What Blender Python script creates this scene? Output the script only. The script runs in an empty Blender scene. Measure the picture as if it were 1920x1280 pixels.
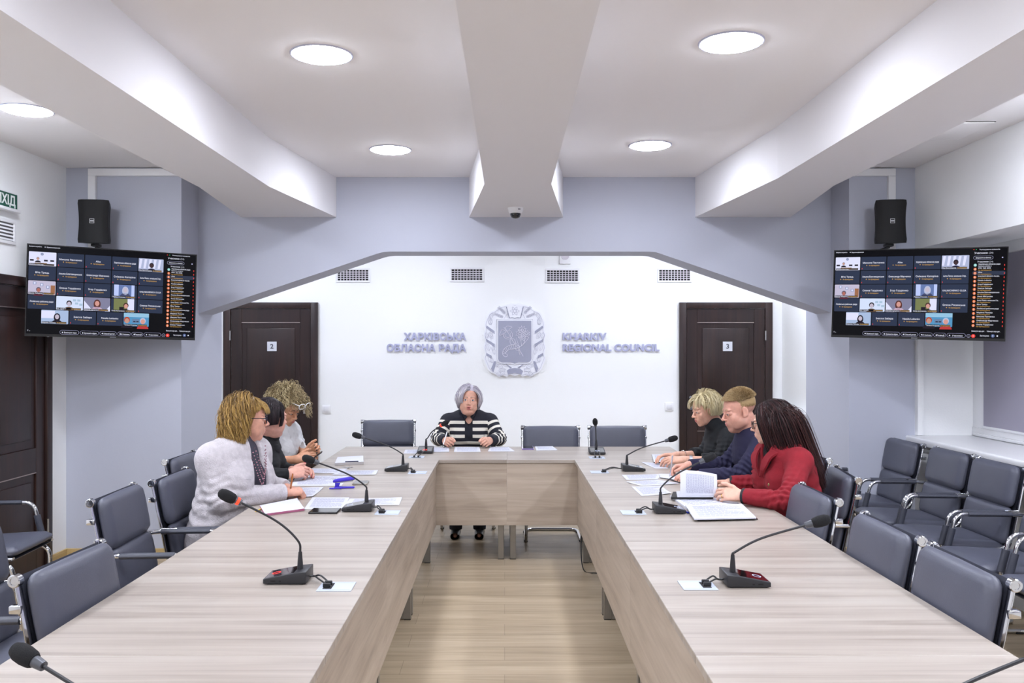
import bpy, bmesh, math, random
import numpy as np
from mathutils import Vector, Matrix, Euler
PI = math.pi
SC = bpy.context.scene
COL = SC.collection
# ---------------------------------------------------------------- camera model (frame of 1920 x 1280)
FPX, EYE, PX0, PY0 = 1640.0, 1.59, 946.0, 650.0
TABLE_Z = 0.75
def P(x, y, d):
    "point at depth d seen at pixel x, y"
    return Vector(((x-PX0)/FPX*d, d, EYE-(y-PY0)/FPX*d))
def PZ(x, y, z):
    "point at height z seen at pixel x, y"
    d = (EYE-z)*FPX/(y-PY0)
    return Vector(((x-PX0)/FPX*d, d, z))
def TB(x, y): return PZ(x, y, TABLE_Z)

# ---------------------------------------------------------------- materials
def lin(c):
    def f(v):
        v /= 255.0
        return v/12.92 if v <= .04045 else ((v+.055)/1.055)**2.4
    return (f(c[0]), f(c[1]), f(c[2]), 1.0)
MATS = {}
def mat(name, rgb, rough=.5, metal=0.0, vary=0.0, vscale=8.0, bump=0.0, bscale=60.0, emit=None, estr=0.0, coat=0.0, alpha=None, trans=0.0, sheen=0.0, sss=0.0, stretch=None):
    if name in MATS: return MATS[name]
    m = bpy.data.materials.new(name); m.use_nodes = True
    nt = m.node_tree; b = nt.nodes['Principled BSDF']
    b.inputs['Base Color'].default_value = lin(rgb)
    b.inputs['Roughness'].default_value = rough
    b.inputs['Metallic'].default_value = metal
    if coat: b.inputs['Coat Weight'].default_value = coat
    if trans: b.inputs['Transmission Weight'].default_value = trans
    if sheen:
        b.inputs['Sheen Weight'].default_value = sheen
    if sss:
        b.inputs['Subsurface Weight'].default_value = sss
        b.inputs['Subsurface Radius'].default_value = (.012, .005, .003)
        b.inputs['Subsurface Scale'].default_value = 1.0
    if emit:
        b.inputs['Emission Color'].default_value = lin(emit); b.inputs['Emission Strength'].default_value = estr
    if vary or bump:
        tc = nt.nodes.new('ShaderNodeTexCoord'); src = tc.outputs['Object']
        if stretch:
            mp = nt.nodes.new('ShaderNodeMapping'); mp.inputs['Scale'].default_value = stretch
            nt.links.new(src, mp.inputs['Vector']); src = mp.outputs['Vector']
    if vary:
        n = nt.nodes.new('ShaderNodeTexNoise'); n.inputs['Scale'].default_value = vscale; n.inputs['Detail'].default_value = 4
        nt.links.new(src, n.inputs['Vector'])
        r = nt.nodes.new('ShaderNodeValToRGB')
        lo = [max(0, c*(1-vary)) for c in rgb]; hi = [min(255, c*(1+vary)) for c in rgb]
        r.color_ramp.elements[0].color = lin(lo); r.color_ramp.elements[1].color = lin(hi)
        r.color_ramp.elements[0].position = .3; r.color_ramp.elements[1].position = .7
        nt.links.new(n.outputs['Fac'], r.inputs['Fac']); nt.links.new(r.outputs['Color'], b.inputs['Base Color'])
    if bump:
        n2 = nt.nodes.new('ShaderNodeTexNoise'); n2.inputs['Scale'].default_value = bscale; n2.inputs['Detail'].default_value = 3
        nt.links.new(src, n2.inputs['Vector'])
        bp = nt.nodes.new('ShaderNodeBump'); bp.inputs['Strength'].default_value = bump; bp.inputs['Distance'].default_value = .004
        nt.links.new(n2.outputs['Fac'], bp.inputs['Height']); nt.links.new(bp.outputs['Normal'], b.inputs['Normal'])
    MATS[name] = m
    return m
def wood(name, tones, scale, rough=.45, fine=.25, distort=1.2, planks=None, offset=(0,0,0)):
    "streaky wood grain: scale = (x,y,z) frequency of the streaks; tones dark..light"
    if name in MATS: return MATS[name]
    m = bpy.data.materials.new(name); m.use_nodes = True
    nt = m.node_tree; b = nt.nodes['Principled BSDF']; L = nt.links.new
    tc = nt.nodes.new('ShaderNodeTexCoord')
    mp = nt.nodes.new('ShaderNodeMapping'); mp.inputs['Scale'].default_value = scale; mp.inputs['Location'].default_value = offset
    L(tc.outputs['Object'], mp.inputs['Vector'])
    vec = mp.outputs['Vector']
    n = nt.nodes.new('ShaderNodeTexNoise'); n.inputs['Scale'].default_value = 1.0; n.inputs['Detail'].default_value = 5
    n.inputs['Roughness'].default_value = .55; n.inputs['Distortion'].default_value = distort
    L(vec, n.inputs['Vector'])
    mp2 = nt.nodes.new('ShaderNodeMapping'); mp2.inputs['Scale'].default_value = tuple(s*(7 if s > 3 else 2.5) for s in scale)
    L(tc.outputs['Object'], mp2.inputs['Vector'])
    n2 = nt.nodes.new('ShaderNodeTexNoise'); n2.inputs['Scale'].default_value = 1.0; n2.inputs['Detail'].default_value = 3
    L(mp2.outputs['Vector'], n2.inputs['Vector'])
    mx = nt.nodes.new('ShaderNodeMix'); mx.data_type = 'FLOAT'; mx.inputs[0].default_value = fine
    L(n.outputs['Fac'], mx.inputs[2]); L(n2.outputs['Fac'], mx.inputs[3])
    r = nt.nodes.new('ShaderNodeValToRGB'); cr = r.color_ramp
    cr.elements[0].position = .30; cr.elements[1].position = .68
    cr.elements[0].color = lin(tones[0]); cr.elements[1].color = lin(tones[-1])
    for i, t in enumerate(tones[1:-1]):
        e = cr.elements.new(.30+.38*(i+1)/(len(tones)-1)); e.color = lin(t)
    L(mx.outputs[0], r.inputs['Fac'])
    out = r.outputs['Color']
    if planks:
        bt = nt.nodes.new('ShaderNodeTexBrick')
        bt.inputs['Scale'].default_value = 1.0; bt.inputs['Brick Width'].default_value = planks[0]; bt.inputs['Row Height'].default_value = planks[1]
        bt.inputs['Mortar Size'].default_value = .0012; bt.offset = .37
        bt.inputs['Color1'].default_value = (1.0, 1.0, 1.0, 1); bt.inputs['Color2'].default_value = (.86, .85, .84, 1); bt.inputs['Mortar'].default_value = (.55, .52, .48, 1)
        L(tc.outputs['Object'], bt.inputs['Vector'])
        mm = nt.nodes.new('ShaderNodeMix'); mm.data_type = 'RGBA'; mm.blend_type = 'MULTIPLY'; mm.inputs[0].default_value = 1.0
        L(out, mm.inputs[6]); L(bt.outputs['Color'], mm.inputs[7]); out = mm.outputs[2]
    L(out, b.inputs['Base Color'])
    b.inputs['Roughness'].default_value = rough
    MATS[name] = m
    return m

# ---------------------------------------------------------------- mesh building
class MB:
    def __init__(s): s.v = []; s.f = []; s.mi = []; s.cm = 0
    def add(s, verts, faces):
        o = len(s.v); s.v += [tuple(p) for p in verts]
        for f in faces: s.f.append(tuple(i+o for i in f)); s.mi.append(s.cm)
        return s
    def m(s, i): s.cm = i; return s
    def box(s, lo, hi, bev=0.0, seg=2, M=None):
        bm = bmesh.new(); bmesh.ops.create_cube(bm, size=1)
        c = [(lo[i]+hi[i])/2 for i in range(3)]; d = [hi[i]-lo[i] for i in range(3)]
        for v in bm.verts: v.co = Vector((c[0]+v.co.x*d[0], c[1]+v.co.y*d[1], c[2]+v.co.z*d[2]))
        if bev: bmesh.ops.bevel(bm, geom=bm.edges[:], offset=bev, segments=seg, profile=.5, affect='EDGES')
        return s.bm(bm, M)
    def bm(s, bm, M=None):
        if M is not None: bmesh.ops.transform(bm, matrix=M, verts=bm.verts)
        bm.verts.index_update()
        s.add([v.co[:] for v in bm.verts], [[v.index for v in f.verts] for f in bm.faces]); bm.free(); return s
    def prism(s, pts, d0, d1, axis='Y', bev=0.0, seg=2):
        "polygon pts (2D) extruded along axis from d0 to d1. axis Y: pts=(x,z); X: pts=(y,z); Z: pts=(x,y)"
        def co(p, d): return (p[0], d, p[1]) if axis == 'Y' else ((d, p[0], p[1]) if axis == 'X' else (p[0], p[1], d))
        bm = bmesh.new()
        a = [bm.verts.new(co(p, d0)) for p in pts]; b = [bm.verts.new(co(p, d1)) for p in pts]
        n = len(pts)
        bm.faces.new(a); bm.faces.new(b[::-1])
        for i in range(n): bm.faces.new((a[i], b[i], b[(i+1) % n], a[(i+1) % n]))
        bmesh.ops.recalc_face_normals(bm, faces=bm.faces)
        if bev: bmesh.ops.bevel(bm, geom=bm.edges[:], offset=bev, segments=seg, profile=.5, affect='EDGES')
        return s.bm(bm)
    def tube(s, path, r, n=8, cap=True, flat=None, closed=False):
        "tube along a path; r number or list; flat=(sx, sy) scales the section"
        path = [Vector(p) for p in path]; N = len(path)
        rs = r if isinstance(r, (list, tuple)) else [r]*N
        T = []
        for i in range(N):
            if closed: t = path[(i+1) % N]-path[i-1]
            else: t = path[min(i+1, N-1)]-path[max(i-1, 0)]
            T.append(t.normalized() if t.length > 1e-9 else Vector((0, 0, 1)))
        up = Vector((0, 0, 1)) if abs(T[0].z) < .9 else Vector((1, 0, 0))
        nrm = (up-T[0]*up.dot(T[0])).normalized()
        vs = []
        for i in range(N):
            nrm = (nrm-T[i]*nrm.dot(T[i]))
            nrm = nrm.normalized() if nrm.length > 1e-6 else T[i].orthogonal().normalized()
            bi = T[i].cross(nrm)
            for k in range(n):
                a = 2*PI*k/n
                sx, sy = flat if flat else (1, 1)
                vs.append(path[i]+nrm*(math.cos(a)*rs[i]*sx)+bi*(math.sin(a)*rs[i]*sy))
        fs = []
        for i in range(N if closed else N-1):
            j = (i+1) % N
            for k in range(n): fs.append((i*n+k, i*n+(k+1) % n, j*n+(k+1) % n, j*n+k))
        if cap and not closed:
            fs.append(tuple(range(n))[::-1]); fs.append(tuple((N-1)*n+k for k in range(n)))
        return s.add(vs, fs)
    def lathe(s, prof, n=24, M=None):
        "profile of (radius, height) turned about Z"
        vs = []; fs = []
        for (r, z) in prof:
            for k in range(n):
                a = 2*PI*k/n; vs.append(Vector((r*math.cos(a), r*math.sin(a), z)))
        for i in range(len(prof)-1):
            for k in range(n): fs.append((i*n+k, i*n+(k+1) % n, (i+1)*n+(k+1) % n, (i+1)*n+k))
        if prof[0][0] > 1e-6: fs.append(tuple(range(n))[::-1])
        if prof[-1][0] > 1e-6: fs.append(tuple((len(prof)-1)*n+k for k in range(n)))
        if M is not None: vs = [M @ v for v in vs]
        return s.add(vs, fs)
    def ball(s, c, r, n=12, M=None):
        r = r if isinstance(r, (tuple, list)) else (r, r, r)
        bm = bmesh.new(); bmesh.ops.create_uvsphere(bm, u_segments=n, v_segments=max(6, n*2//3), radius=1)
        for v in bm.verts: v.co = Vector((v.co.x*r[0], v.co.y*r[1], v.co.z*r[2]))
        R = (M if M is not None else Matrix()).to_4x4()
        bmesh.ops.transform(bm, matrix=Matrix.Translation(Vector(c)) @ R, verts=bm.verts)
        return s.bm(bm)
    def quad(s, a, b, c, d): return s.add([a, b, c, d], [(0, 1, 2, 3)])
    def xf(s, M):
        s.v = [tuple(M @ Vector(p)) for p in s.v]; return s
    def mesh(s, name, mats, smooth=True, angle=38):
        me = bpy.data.meshes.new(name)
        me.from_pydata(s.v, [], s.f)
        for m_ in mats: me.materials.append(m_)
        if any(s.mi): me.polygons.foreach_set('material_index', s.mi)
        me.validate(); me.update()
        if smooth:
            me.polygons.foreach_set('use_smooth', [True]*len(me.polygons))
            try: me.set_sharp_from_angle(angle=math.radians(angle))
            except Exception: pass
        return me
    def build(s, name, mats, parent=None, smooth=True, angle=38):
        if not isinstance(mats, (list, tuple)): mats = [mats]
        o = bpy.data.objects.new(name, s.mesh(name, mats, smooth, angle)); COL.objects.link(o)
        if parent is not None: o.parent = parent
        return o
def empty(name, loc=(0, 0, 0), rz=0.0):
    o = bpy.data.objects.new(name, None); o.empty_display_size = .05
    o.location = loc; o.rotation_euler = (0, 0, rz); COL.objects.link(o); return o
def tag(o, label=None, cat=None, group=None, kind=None):
    if label: o['label'] = label
    if cat: o['category'] = cat
    if group: o['group'] = group
    if kind: o['kind'] = kind
    return o
def copy_tree(o, parent=None):
    c = o.copy(); COL.objects.link(c)
    if parent is not None: c.parent = parent
    for ch in o.children: copy_tree(ch, c)
    return c
def struct(mb, name, mats, smooth=True):
    o = mb.build(name, mats, smooth=smooth); o['kind'] = 'structure'; return o
def smooth_path(pts, n=8, closed=False):
    "Catmull-Rom through pts"
    pts = [Vector(p) for p in pts]; out = []; N = len(pts)
    for i in range(N if closed else N-1):
        if closed: p0, p1, p2, p3 = pts[i-1], pts[i], pts[(i+1) % N], pts[(i+2) % N]
        else: p0, p1, p2, p3 = pts[max(i-1, 0)], pts[i], pts[i+1], pts[min(i+2, N-1)]
        for k in range(n):
            t = k/n
            out.append(.5*((2*p1)+(p2-p0)*t+(2*p0-5*p1+4*p2-p3)*t*t+(3*p1-p0-3*p2+p3)*t**3))
    if not closed: out.append(pts[-1])
    return out
def fillet(pts, r, n=6):
    "polyline with rounded corners"
    pts = [Vector(p) for p in pts]; out = [pts[0]]
    for i in range(1, len(pts)-1):
        a, b, c = pts[i-1], pts[i], pts[i+1]
        u = (a-b); v = (c-b); rr = min(r, u.length*.49, v.length*.49)
        p = b+u.normalized()*rr; q = b+v.normalized()*rr
        for k in range(n+1):
            t = k/n; out.append(p*(1-t)**2+b*2*t*(1-t)+q*t*t)
    out.append(pts[-1]); return out
def frame(x, y, z, o=(0, 0, 0)):
    "matrix from three axis vectors"
    m = Matrix((x, y, z)).transposed().to_4x4(); m.translation = Vector(o); return m
def text_mb(txt, size, depth=0.0, bold=0.0, align='LEFT', spacing=1.0, fit=None, res=4):
    "text turned to a mesh in the XY plane (x right, y up); fit=(width, cap height) squeezes it to that size"
    from mathutils.geometry import delaunay_2d_cdt
    cu = bpy.data.curves.new('lettering', 'FONT'); cu.body = txt; cu.size = size; cu.align_x = align; cu.space_character = spacing
    ob = bpy.data.objects.new('lettering', cu); COL.objects.link(ob)
    bpy.context.view_layer.update()
    dg = bpy.context.evaluated_depsgraph_get()
    oc = ob.evaluated_get(dg); cv = oc.to_curve(dg)
    cont = []
    for sp in cv.splines:
        bp = sp.bezier_points; pts = []
        if len(bp):
            for i in range(len(bp)):
                p0, p1 = bp[i], bp[(i+1) % len(bp)]
                straight = (p0.handle_right-p0.co).length < 1e-7 and (p1.handle_left-p1.co).length < 1e-7
                chord = (p1.co-p0.co); h0 = p0.handle_right-p0.co; h1 = p1.co-p1.handle_left
                if not straight and chord.length > 0 and abs(h0.cross(chord).z) < 1e-4*chord.length*max(h0.length, 1e-9)*10 and abs(h1.cross(chord).z) < 1e-4*chord.length*max(h1.length, 1e-9)*10: straight = True
                for k in range(1 if straight else res):
                    t = k/res; q = 1-t; v = p0.co*q**3+p0.handle_right*3*q*q*t+p1.handle_left*3*q*t*t+p1.co*t**3; pts.append((v.x, v.y))
        else: pts = [(p_.co.x, p_.co.y) for p_ in sp.points]
        c = [pts[i] for i in range(len(pts)) if (pts[i][0]-pts[i-1][0])**2+(pts[i][1]-pts[i-1][1])**2 > 1e-14*size*size]
        if len(c) > 2: cont.append(np.array(c))
    oc.to_curve_clear(); bpy.data.objects.remove(ob); bpy.data.curves.remove(cu)
    mb = MB()
    if not cont: return mb
    big = max(cont, key=lambda c: abs(np.sum(c[:, 0]*np.roll(c[:, 1], -1)-c[:, 1]*np.roll(c[:, 0], -1))))
    sgn = np.sign(np.sum(big[:, 0]*np.roll(big[:, 1], -1)-big[:, 1]*np.roll(big[:, 0], -1)))
    if bold:
        for i, c in enumerate(cont):
            d0 = c-np.roll(c, 1, 0); d1 = np.roll(c, -1, 0)-c
            n0 = np.stack([d0[:, 1], -d0[:, 0]], 1)*sgn; n1 = np.stack([d1[:, 1], -d1[:, 0]], 1)*sgn
            n0 /= np.linalg.norm(n0, axis=1)[:, None]; n1 /= np.linalg.norm(n1, axis=1)[:, None]
            m = n0+n1; k = np.maximum((m*m).sum(1), .8)/2; cont[i] = c+m/k[:, None]*bold
    pts, edges = [], []
    for c in cont:
        o = len(pts); pts += [Vector((float(x), float(y))) for x, y in c]; edges += [(o+i, o+(i+1) % len(c)) for i in range(len(c))]
    vv, ee, ff, *_ = delaunay_2d_cdt(pts, edges, [], 0, size*1e-5)
    V2 = np.array([(v.x, v.y) for v in vv]); T3 = np.array([f for f in ff if len(f) == 3]); C = V2[T3].mean(1)
    wn = np.zeros(len(C), int)
    for c in cont:
        x0, y0 = c[:, 0][None, :], c[:, 1][None, :]; x1, y1 = np.roll(c[:, 0], -1)[None, :], np.roll(c[:, 1], -1)[None, :]
        cr = (x1-x0)*(C[:, 1:2]-y0)-(C[:, 0:1]-x0)*(y1-y0)
        wn += ((y0 <= C[:, 1:2]) & (y1 > C[:, 1:2]) & (cr > 0)).sum(1)-((y0 > C[:, 1:2]) & (y1 <= C[:, 1:2]) & (cr < 0)).sum(1)
    T3 = T3[wn != 0]; N = len(V2)
    if not len(T3): return mb
    ar = (V2[T3[:, 1], 0]-V2[T3[:, 0], 0])*(V2[T3[:, 2], 1]-V2[T3[:, 0], 1])-(V2[T3[:, 2], 0]-V2[T3[:, 0], 0])*(V2[T3[:, 1], 1]-V2[T3[:, 0], 1])
    T3 = np.where((ar > 0)[:, None], T3, T3[:, ::-1])
    if depth:
        fs = [tuple(t) for t in T3.tolist()]+[tuple(x+N for x in t[::-1]) for t in T3.tolist()]
        ed = {}
        for t in T3.tolist():
            for q in range(3):
                e = (t[q], t[(q+1) % 3])
                if (e[1], e[0]) in ed: del ed[(e[1], e[0])]
                else: ed[e] = 1
        fs += [(b_, a_, a_+N, b_+N) for a_, b_ in ed]
        mb.add([(x, y, depth) for x, y in V2]+[(x, y, -depth) for x, y in V2], fs)
    else: mb.add([(x, y, 0) for x, y in V2], [tuple(t) for t in T3.tolist()])
    if fit and mb.v:
        xs = [p[0] for p in mb.v]; ys = [p[1] for p in mb.v]
        w = max(xs)-min(xs); h = max(ys)-min(ys)
        sx = fit[0]/w if fit[0] else 1; sy = fit[1]/h if fit[1] else sx
        x0 = min(xs); mb.v = [((p[0]-x0)*sx, p[1]*sy, p[2]) for p in mb.v]
    return mb
# ================================================================ materials of the room
M_white = mat('white_wall_paint', (245, 246, 246), .75, bump=.12, bscale=90)
M_ceil = mat('white_ceiling_paint', (238, 235, 235), .85, bump=.06, bscale=60)
M_grey = mat('grey_wall_paint', (186, 189, 202), .75, bump=.12, bscale=90)
M_base = wood('oak_baseboard', [(176, 148, 96), (196, 168, 116), (206, 182, 132)], (2, 2, 30), .5)
M_door = wood('wenge_door', [(30, 17, 16), (41, 25, 22), (55, 33, 27)], (10, 10, .7), .38, fine=.35, distort=.6)
M_floor = wood('oak_laminate', [(155, 136, 109), (173, 154, 126), (187, 168, 140), (198, 181, 154)], (.9, 9, 1), .42, fine=.3, distort=.9, planks=(1.38, .193))
M_plastic = mat('white_plastic', (236, 236, 238), .4)
M_sill = mat('white_sill', (240, 240, 242), .25)
M_chrome = mat('chrome', (205, 207, 212), .12, 1.0)
M_satin = mat('satin_metal', (190, 190, 192), .3, 1.0)
M_black = mat('black_plastic', (26, 26, 29), .45)
M_dark = mat('dark_gap', (30, 28, 30), .8)
M_lamp = mat('lamp_diffuser', (255, 255, 255), .5, emit=(236, 242, 255), estr=116.0)
YB, ZC, XL, XR = 9.27, 2.95, -3.333, 3.12
YN = -4.0
# ================================================================ shell
struct(MB().box((XL-.3, YN-.2, -.1), (3.9, YB+.2, 0)), 'floor', M_floor, False)
struct(MB().box((XL-.3, YN-.2, ZC), (3.9, YB+.2, ZC+.12)), 'ceiling', M_ceil, False)
struct(MB().box((XL-.2, YN, 0), (XL, 7.5, ZC)).box((XL-.2, 7.5, 0), (-3.1, YB, ZC)), 'wall_left', M_white, False)
struct(MB().box((XL-.2, YB, 0), (3.8, YB+.15, ZC)), 'wall_back', M_white, False)
struct(MB().box((XL-.2, YN-.15, 0), (3.8, YN, ZC)), 'wall_front', M_white, False)
struct(MB().box((XR, YN, 2.33), (3.8, 6.65, ZC)).box((XR, YN, 0), (3.8, 6.65, .86))
       .box((3.62, YN, .86), (3.8, 6.65, 2.33)).box((XR, 6.65, 0), (3.8, 7.6, ZC)).box((2.94, 7.6, 0), (3.8, YB, ZC)), 'wall_right', M_white, False)
# grey portal wall with its splayed opening, grey pillars
struct(MB().prism([(-2.457, ZC), (-2.457, 1.857), (-1.02, 2.338), (-.975, 2.35), (-.92, 2.354), (1.16, 2.354), (1.211, 2.35), (1.256, 2.336), (2.62, 1.866), (2.62, ZC)], 7.02, 7.36), 'wall_portal', M_grey, False)
struct(MB().box((XL, 6.65, 0), (-2.457, 7.6, ZC)), 'pillar_left', M_grey, False)
struct(MB().box((2.62, 6.65, 0), (XR, 7.6, ZC)), 'pillar_right', M_grey, False)
# three ceiling beams that flare out where they meet the portal
ZB = 2.63
def beam(name, lx, rx, kl, kr, px0, px1):
    (a0, ay), (a1, by) = lx, rx
    pts = [(a0, YN), (a1, YN), (kr[0], kr[1]), (px1, 7.02), (px0, 7.02), (kl[0], kl[1])]
    struct(MB().prism(pts, ZB, ZC+.02, 'Z'), name, mat('beam_paint', (226, 224, 226), .8, bump=.06, bscale=60), False)
beam('beam_left', (-2.05, YN), (-1.62, YN), (-1.99, 5.70), (-1.529, 5.68), -2.111, -1.35)
beam('beam_middle', (-.19, YN), (.265, YN), (-.128, 5.59), (.299, 5.59), -.284, .469)
beam('beam_right', (1.74, YN), (2.15, YN), (1.687, 5.40), (2.127, 5.65), 1.53, 2.296)
struct(MB().box((-.128, 7.36, ZB), (.299, YB, ZC+.02)), 'beam_rear', M_ceil, False)
# baseboards
struct(MB().box((-3.318, 6.633, 0), (-2.457, 6.65, .06), .003).box((-2.457, 6.65, 0), (-2.44, 7.6, .06), .003), 'baseboard_pillar_left', M_base, False)
struct(MB().box((2.62, 6.633, 0), (XR, 6.65, .06), .003).box((2.603, 6.65, 0), (2.62, 7.6, .06), .003), 'baseboard_pillar_right', M_base, False)
struct(MB().box((XL, 6.39, 0), (XL+.016, 6.65, .06), .003).box((XL, YN, 0), (XL+.016, 5.38, .06), .003), 'baseboard_left', M_base, False)
struct(MB().box((-1.97, YB-.016, 0), (1.845, YB, .06), .003), 'baseboard_back', M_base, False)
# window niche: sill, window frame, blind
struct(MB().box((3.05, YN, .862), (3.62, 6.70, .918), .012, 3), 'trim_1', M_sill)
struct(MB().box((2.85, 7.62, .905), (2.94, YB, .955), .012, 3), 'trim_2', M_sill)
w = MB()
w.box((3.56, 6.50, .92), (3.62, 6.65, 2.33), .004).box((3.55, YN, .92), (3.62, 6.65, .985), .006).box((3.535, YN, .92), (3.56, 6.6, .945), .006)
w.box((3.52, YN, 2.25), (3.62, 6.65, 2.33), .004)
struct(w, 'window_1', M_sill)
M_blind = mat('lilac_grey_blind', (158, 154, 168), .85, bump=.1, bscale=200)
o = MB().box((3.548, YN+.05, .992), (3.556, 6.48, 2.27)).build('roller_blind', M_blind, smooth=False)
tag(o, 'lilac grey roller blind drawn down over the window on the right', 'blind')
br = MB().box((3.54, YN+.05, .985), (3.562, 6.48, 1.005), .004).build('bottom_rail', M_plastic, o)
# thin vertical trim beside the right pillar
struct(MB().box((XR, 6.60, .92), (XR+.045, 6.648, 2.33), .004), 'trim_3', M_white)

# ================================================================ doors
def ring(n, M, r): return [M @ Vector((r*math.cos(2*PI*k/n), r*math.sin(2*PI*k/n), 0)) for k in range(n)]
def door(name, w, h, number, flip, M):
    "door in the XZ plane facing -Y, origin bottom left of the casing"
    c = .075
    fr = MB().box((0, -.035, 0), (c, 0, h), .004).box((w-c, -.035, 0), (w, 0, h), .004).box((c, -.035, h-c*.85), (w-c, 0, h), .004)
    fo = struct(fr.xf(M), name, M_door)
    x0, x1, z1 = c+.004, w-c-.004, h-c*.85-.004
    st = .112
    lf = MB()
    y0 = -.016
    def bx(a, b, z0, zz, d): lf.box((a, d, z0), (b, 0, zz), .0025, 1)
    bx(x0, x0+st, .006, z1, y0); bx(x1-st, x1, .006, z1, y0)
    bx(x0+st, x1-st, z1-.145, z1, y0)
    zm0, zm1 = .70, .876
    bx(x0+st, x1-st, zm0, zm1, y0); bx(x0+st, x1-st, .006, .22, y0)
    bx(x0+st, x1-st, .22, zm0, -.004); bx(x0+st, x1-st, zm1, z1-.145, -.004)
    for a, b in ((.22, zm0), (zm1, z1-.145)):      # raised field
        lf.box((x0+st+.055, -.012, a+.06), (x1-st-.055, 0, b-.06), .007, 2)
    lo = lf.xf(M).build('door_leaf', M_door, fo)
    # thin metal inlays
    inl = MB()
    for z in (z1-.149, zm0-.004): inl.box((x0+st, -.017, z), (x1-st, -.002, z+.007))
    inl.xf(M).build('metal_inlay', mat('inlay_metal', (176, 160, 152), .3, .9), lo)
    hx = x0+.055 if flip else x1-.055
    sg = 1 if flip else -1
    hd = MB().box((hx-.027, -.028, 1.015), (hx+.027, -.014, 1.069), .002, 1).tube([(hx, -.02, 1.042), (hx, -.06, 1.042)], .009, 10)
    hd.box((min(hx-sg*.01, hx+sg*.125), -.068, 1.032), (max(hx-sg*.01, hx+sg*.125), -.052, 1.052), .003, 1)
    hd.box((hx-.027, -.028, .925), (hx+.027, -.014, .979), .002, 1)
    ho = hd.xf(M).build('door_handle', M_chrome, lo)
    if not flip:
        MB().box((hx-.006, -.05, .945), (hx+.006, -.028, .957), .001, 1).tube([(hx-.004, -.045, .95), (hx-.006, -.045, .925)], .002, 6).box((hx-.016, -.047, .885), (hx+.004, -.043, .925), .001, 1).xf(M).build('key', M_satin, lo)
    gx = x1+.002 if flip else x0-.002
    for z in (.25, 1.66): MB().tube([(gx, -.04, z), (gx, -.04, z+.1)], .008, 8).xf(M).build('hinge', M_satin, fo)
    if number:
        px = (x0+x1)/2 + (.012 if not flip else .02)
        pl = MB().box((px-.05, -.019, 1.545), (px+.05, -.0125, 1.645), .001, 1).xf(M).build('number_plate', mat('grey_plate', (214, 216, 224), .5), lo)
        t = text_mb(number, .068, .0006, .0022)
        xs = [p[0] for p in t.v]; cx = (min(xs)+max(xs))/2
        t.xf(M @ frame((1, 0, 0), (0, 0, 1), (0, -1, 0), (px, -.0196, 1.572)) @ Matrix.Translation((-cx, 0, 0))).build('digit', mat('plate_print', (70, 70, 82), .6), lo, smooth=False)
    return fo
d1 = door('door_1', 1.0, 2.06, '2', False, Matrix.Translation((-2.973, YB, 0)))
d1['label'] = 'dark wenge door with plate 2 on the back wall'
d2 = door('door_2', .984, 2.06, '3', True, Matrix.Translation((1.848, YB, 0)))
d2['label'] = 'dark wenge door with plate 3 on the back wall'
d3 = door('door_3', 1.0, 2.07, None, True, frame((0, 1, 0), (-1, 0, 0), (0, 0, 1), (XL, 5.386, 0)))
d3['label'] = 'dark wenge door in the left wall under the exit sign'

# ================================================================ ceiling lamps
def lamp(x, y, label, z=ZC):
    o = empty('ceiling_light', (x, y, z)); tag(o, label, 'ceiling light', 'round recessed ceiling lights')
    MB().lathe([(.134, -.002), (.136, -.006), (.142, -.006), (.146, -.001), (.146, .0)], 40).build('trim_ring', mat('lamp_ring_grey', (190, 192, 214), .5), o)
    MB().lathe([(.0, -.017), (.06, -.0165), (.10, -.0145), (.122, -.011), (.131, -.007), (.134, -.003)], 40).build('diffuser', M_lamp, o)
    return o
lamp(-.851, 4.07, 'large round ceiling light between the left and middle beams, nearer one')
lamp(1.012, 3.906, 'large round ceiling light between the middle and right beams, nearer one')
lamp(-.787, 6.03, 'round ceiling light left of the middle beam near the grey portal wall')
lamp(.982, 5.90, 'round ceiling light right of the middle beam near the grey portal wall')
lamp(-2.743, 5.02, 'round ceiling light left of the left beam, above the exit sign wall')
for x, y, s in ((-.85, 2.05, 'left middle bay'), (1.0, 2.0, 'right middle bay'), (-.85, .05, 'left middle bay further back'), (1.0, .05, 'right middle bay further back'),
                (-.85, -2.0, 'left middle bay rearmost'), (1.0, -2.0, 'right middle bay rearmost'),
                (-2.74, 4.0, 'left bay, unseen, added to brighten it, second from pillar'), (-2.74, 3.0, 'left bay, third from the grey pillar'), (-2.74, 2.0, 'left bay, unseen, added to brighten it, fourth from pillar'), (-2.74, .9, 'left bay, fifth from the grey pillar'), (2.62, 4.55, 'right bay by the window'), (2.62, 3.55, 'right bay, unseen, added to brighten it, second from pillar'), (2.62, 2.55, 'right bay by the window, third from the pillar'), (2.62, 1.55, 'right bay, unseen, added to brighten it, fourth from pillar'), (-2.74, -1.5, 'left bay rearmost'), (2.62, .6, 'right bay behind the camera'), (2.62, -1.5, 'right bay rearmost')):  # second and fourth lamps of each side bay: unseen, added to brighten the walls
    lamp(x, y, 'round ceiling light overhead in the '+s)
lamp(-.95, 8.15, 'round ceiling light behind the portal on the left')
lamp(1.15, 8.15, 'round ceiling light behind the portal on the right')
lamp(-2.5, 8.15, 'round ceiling light behind the portal above door 2')
lamp(2.35, 8.15, 'round ceiling light behind the portal above door 3')

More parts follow.
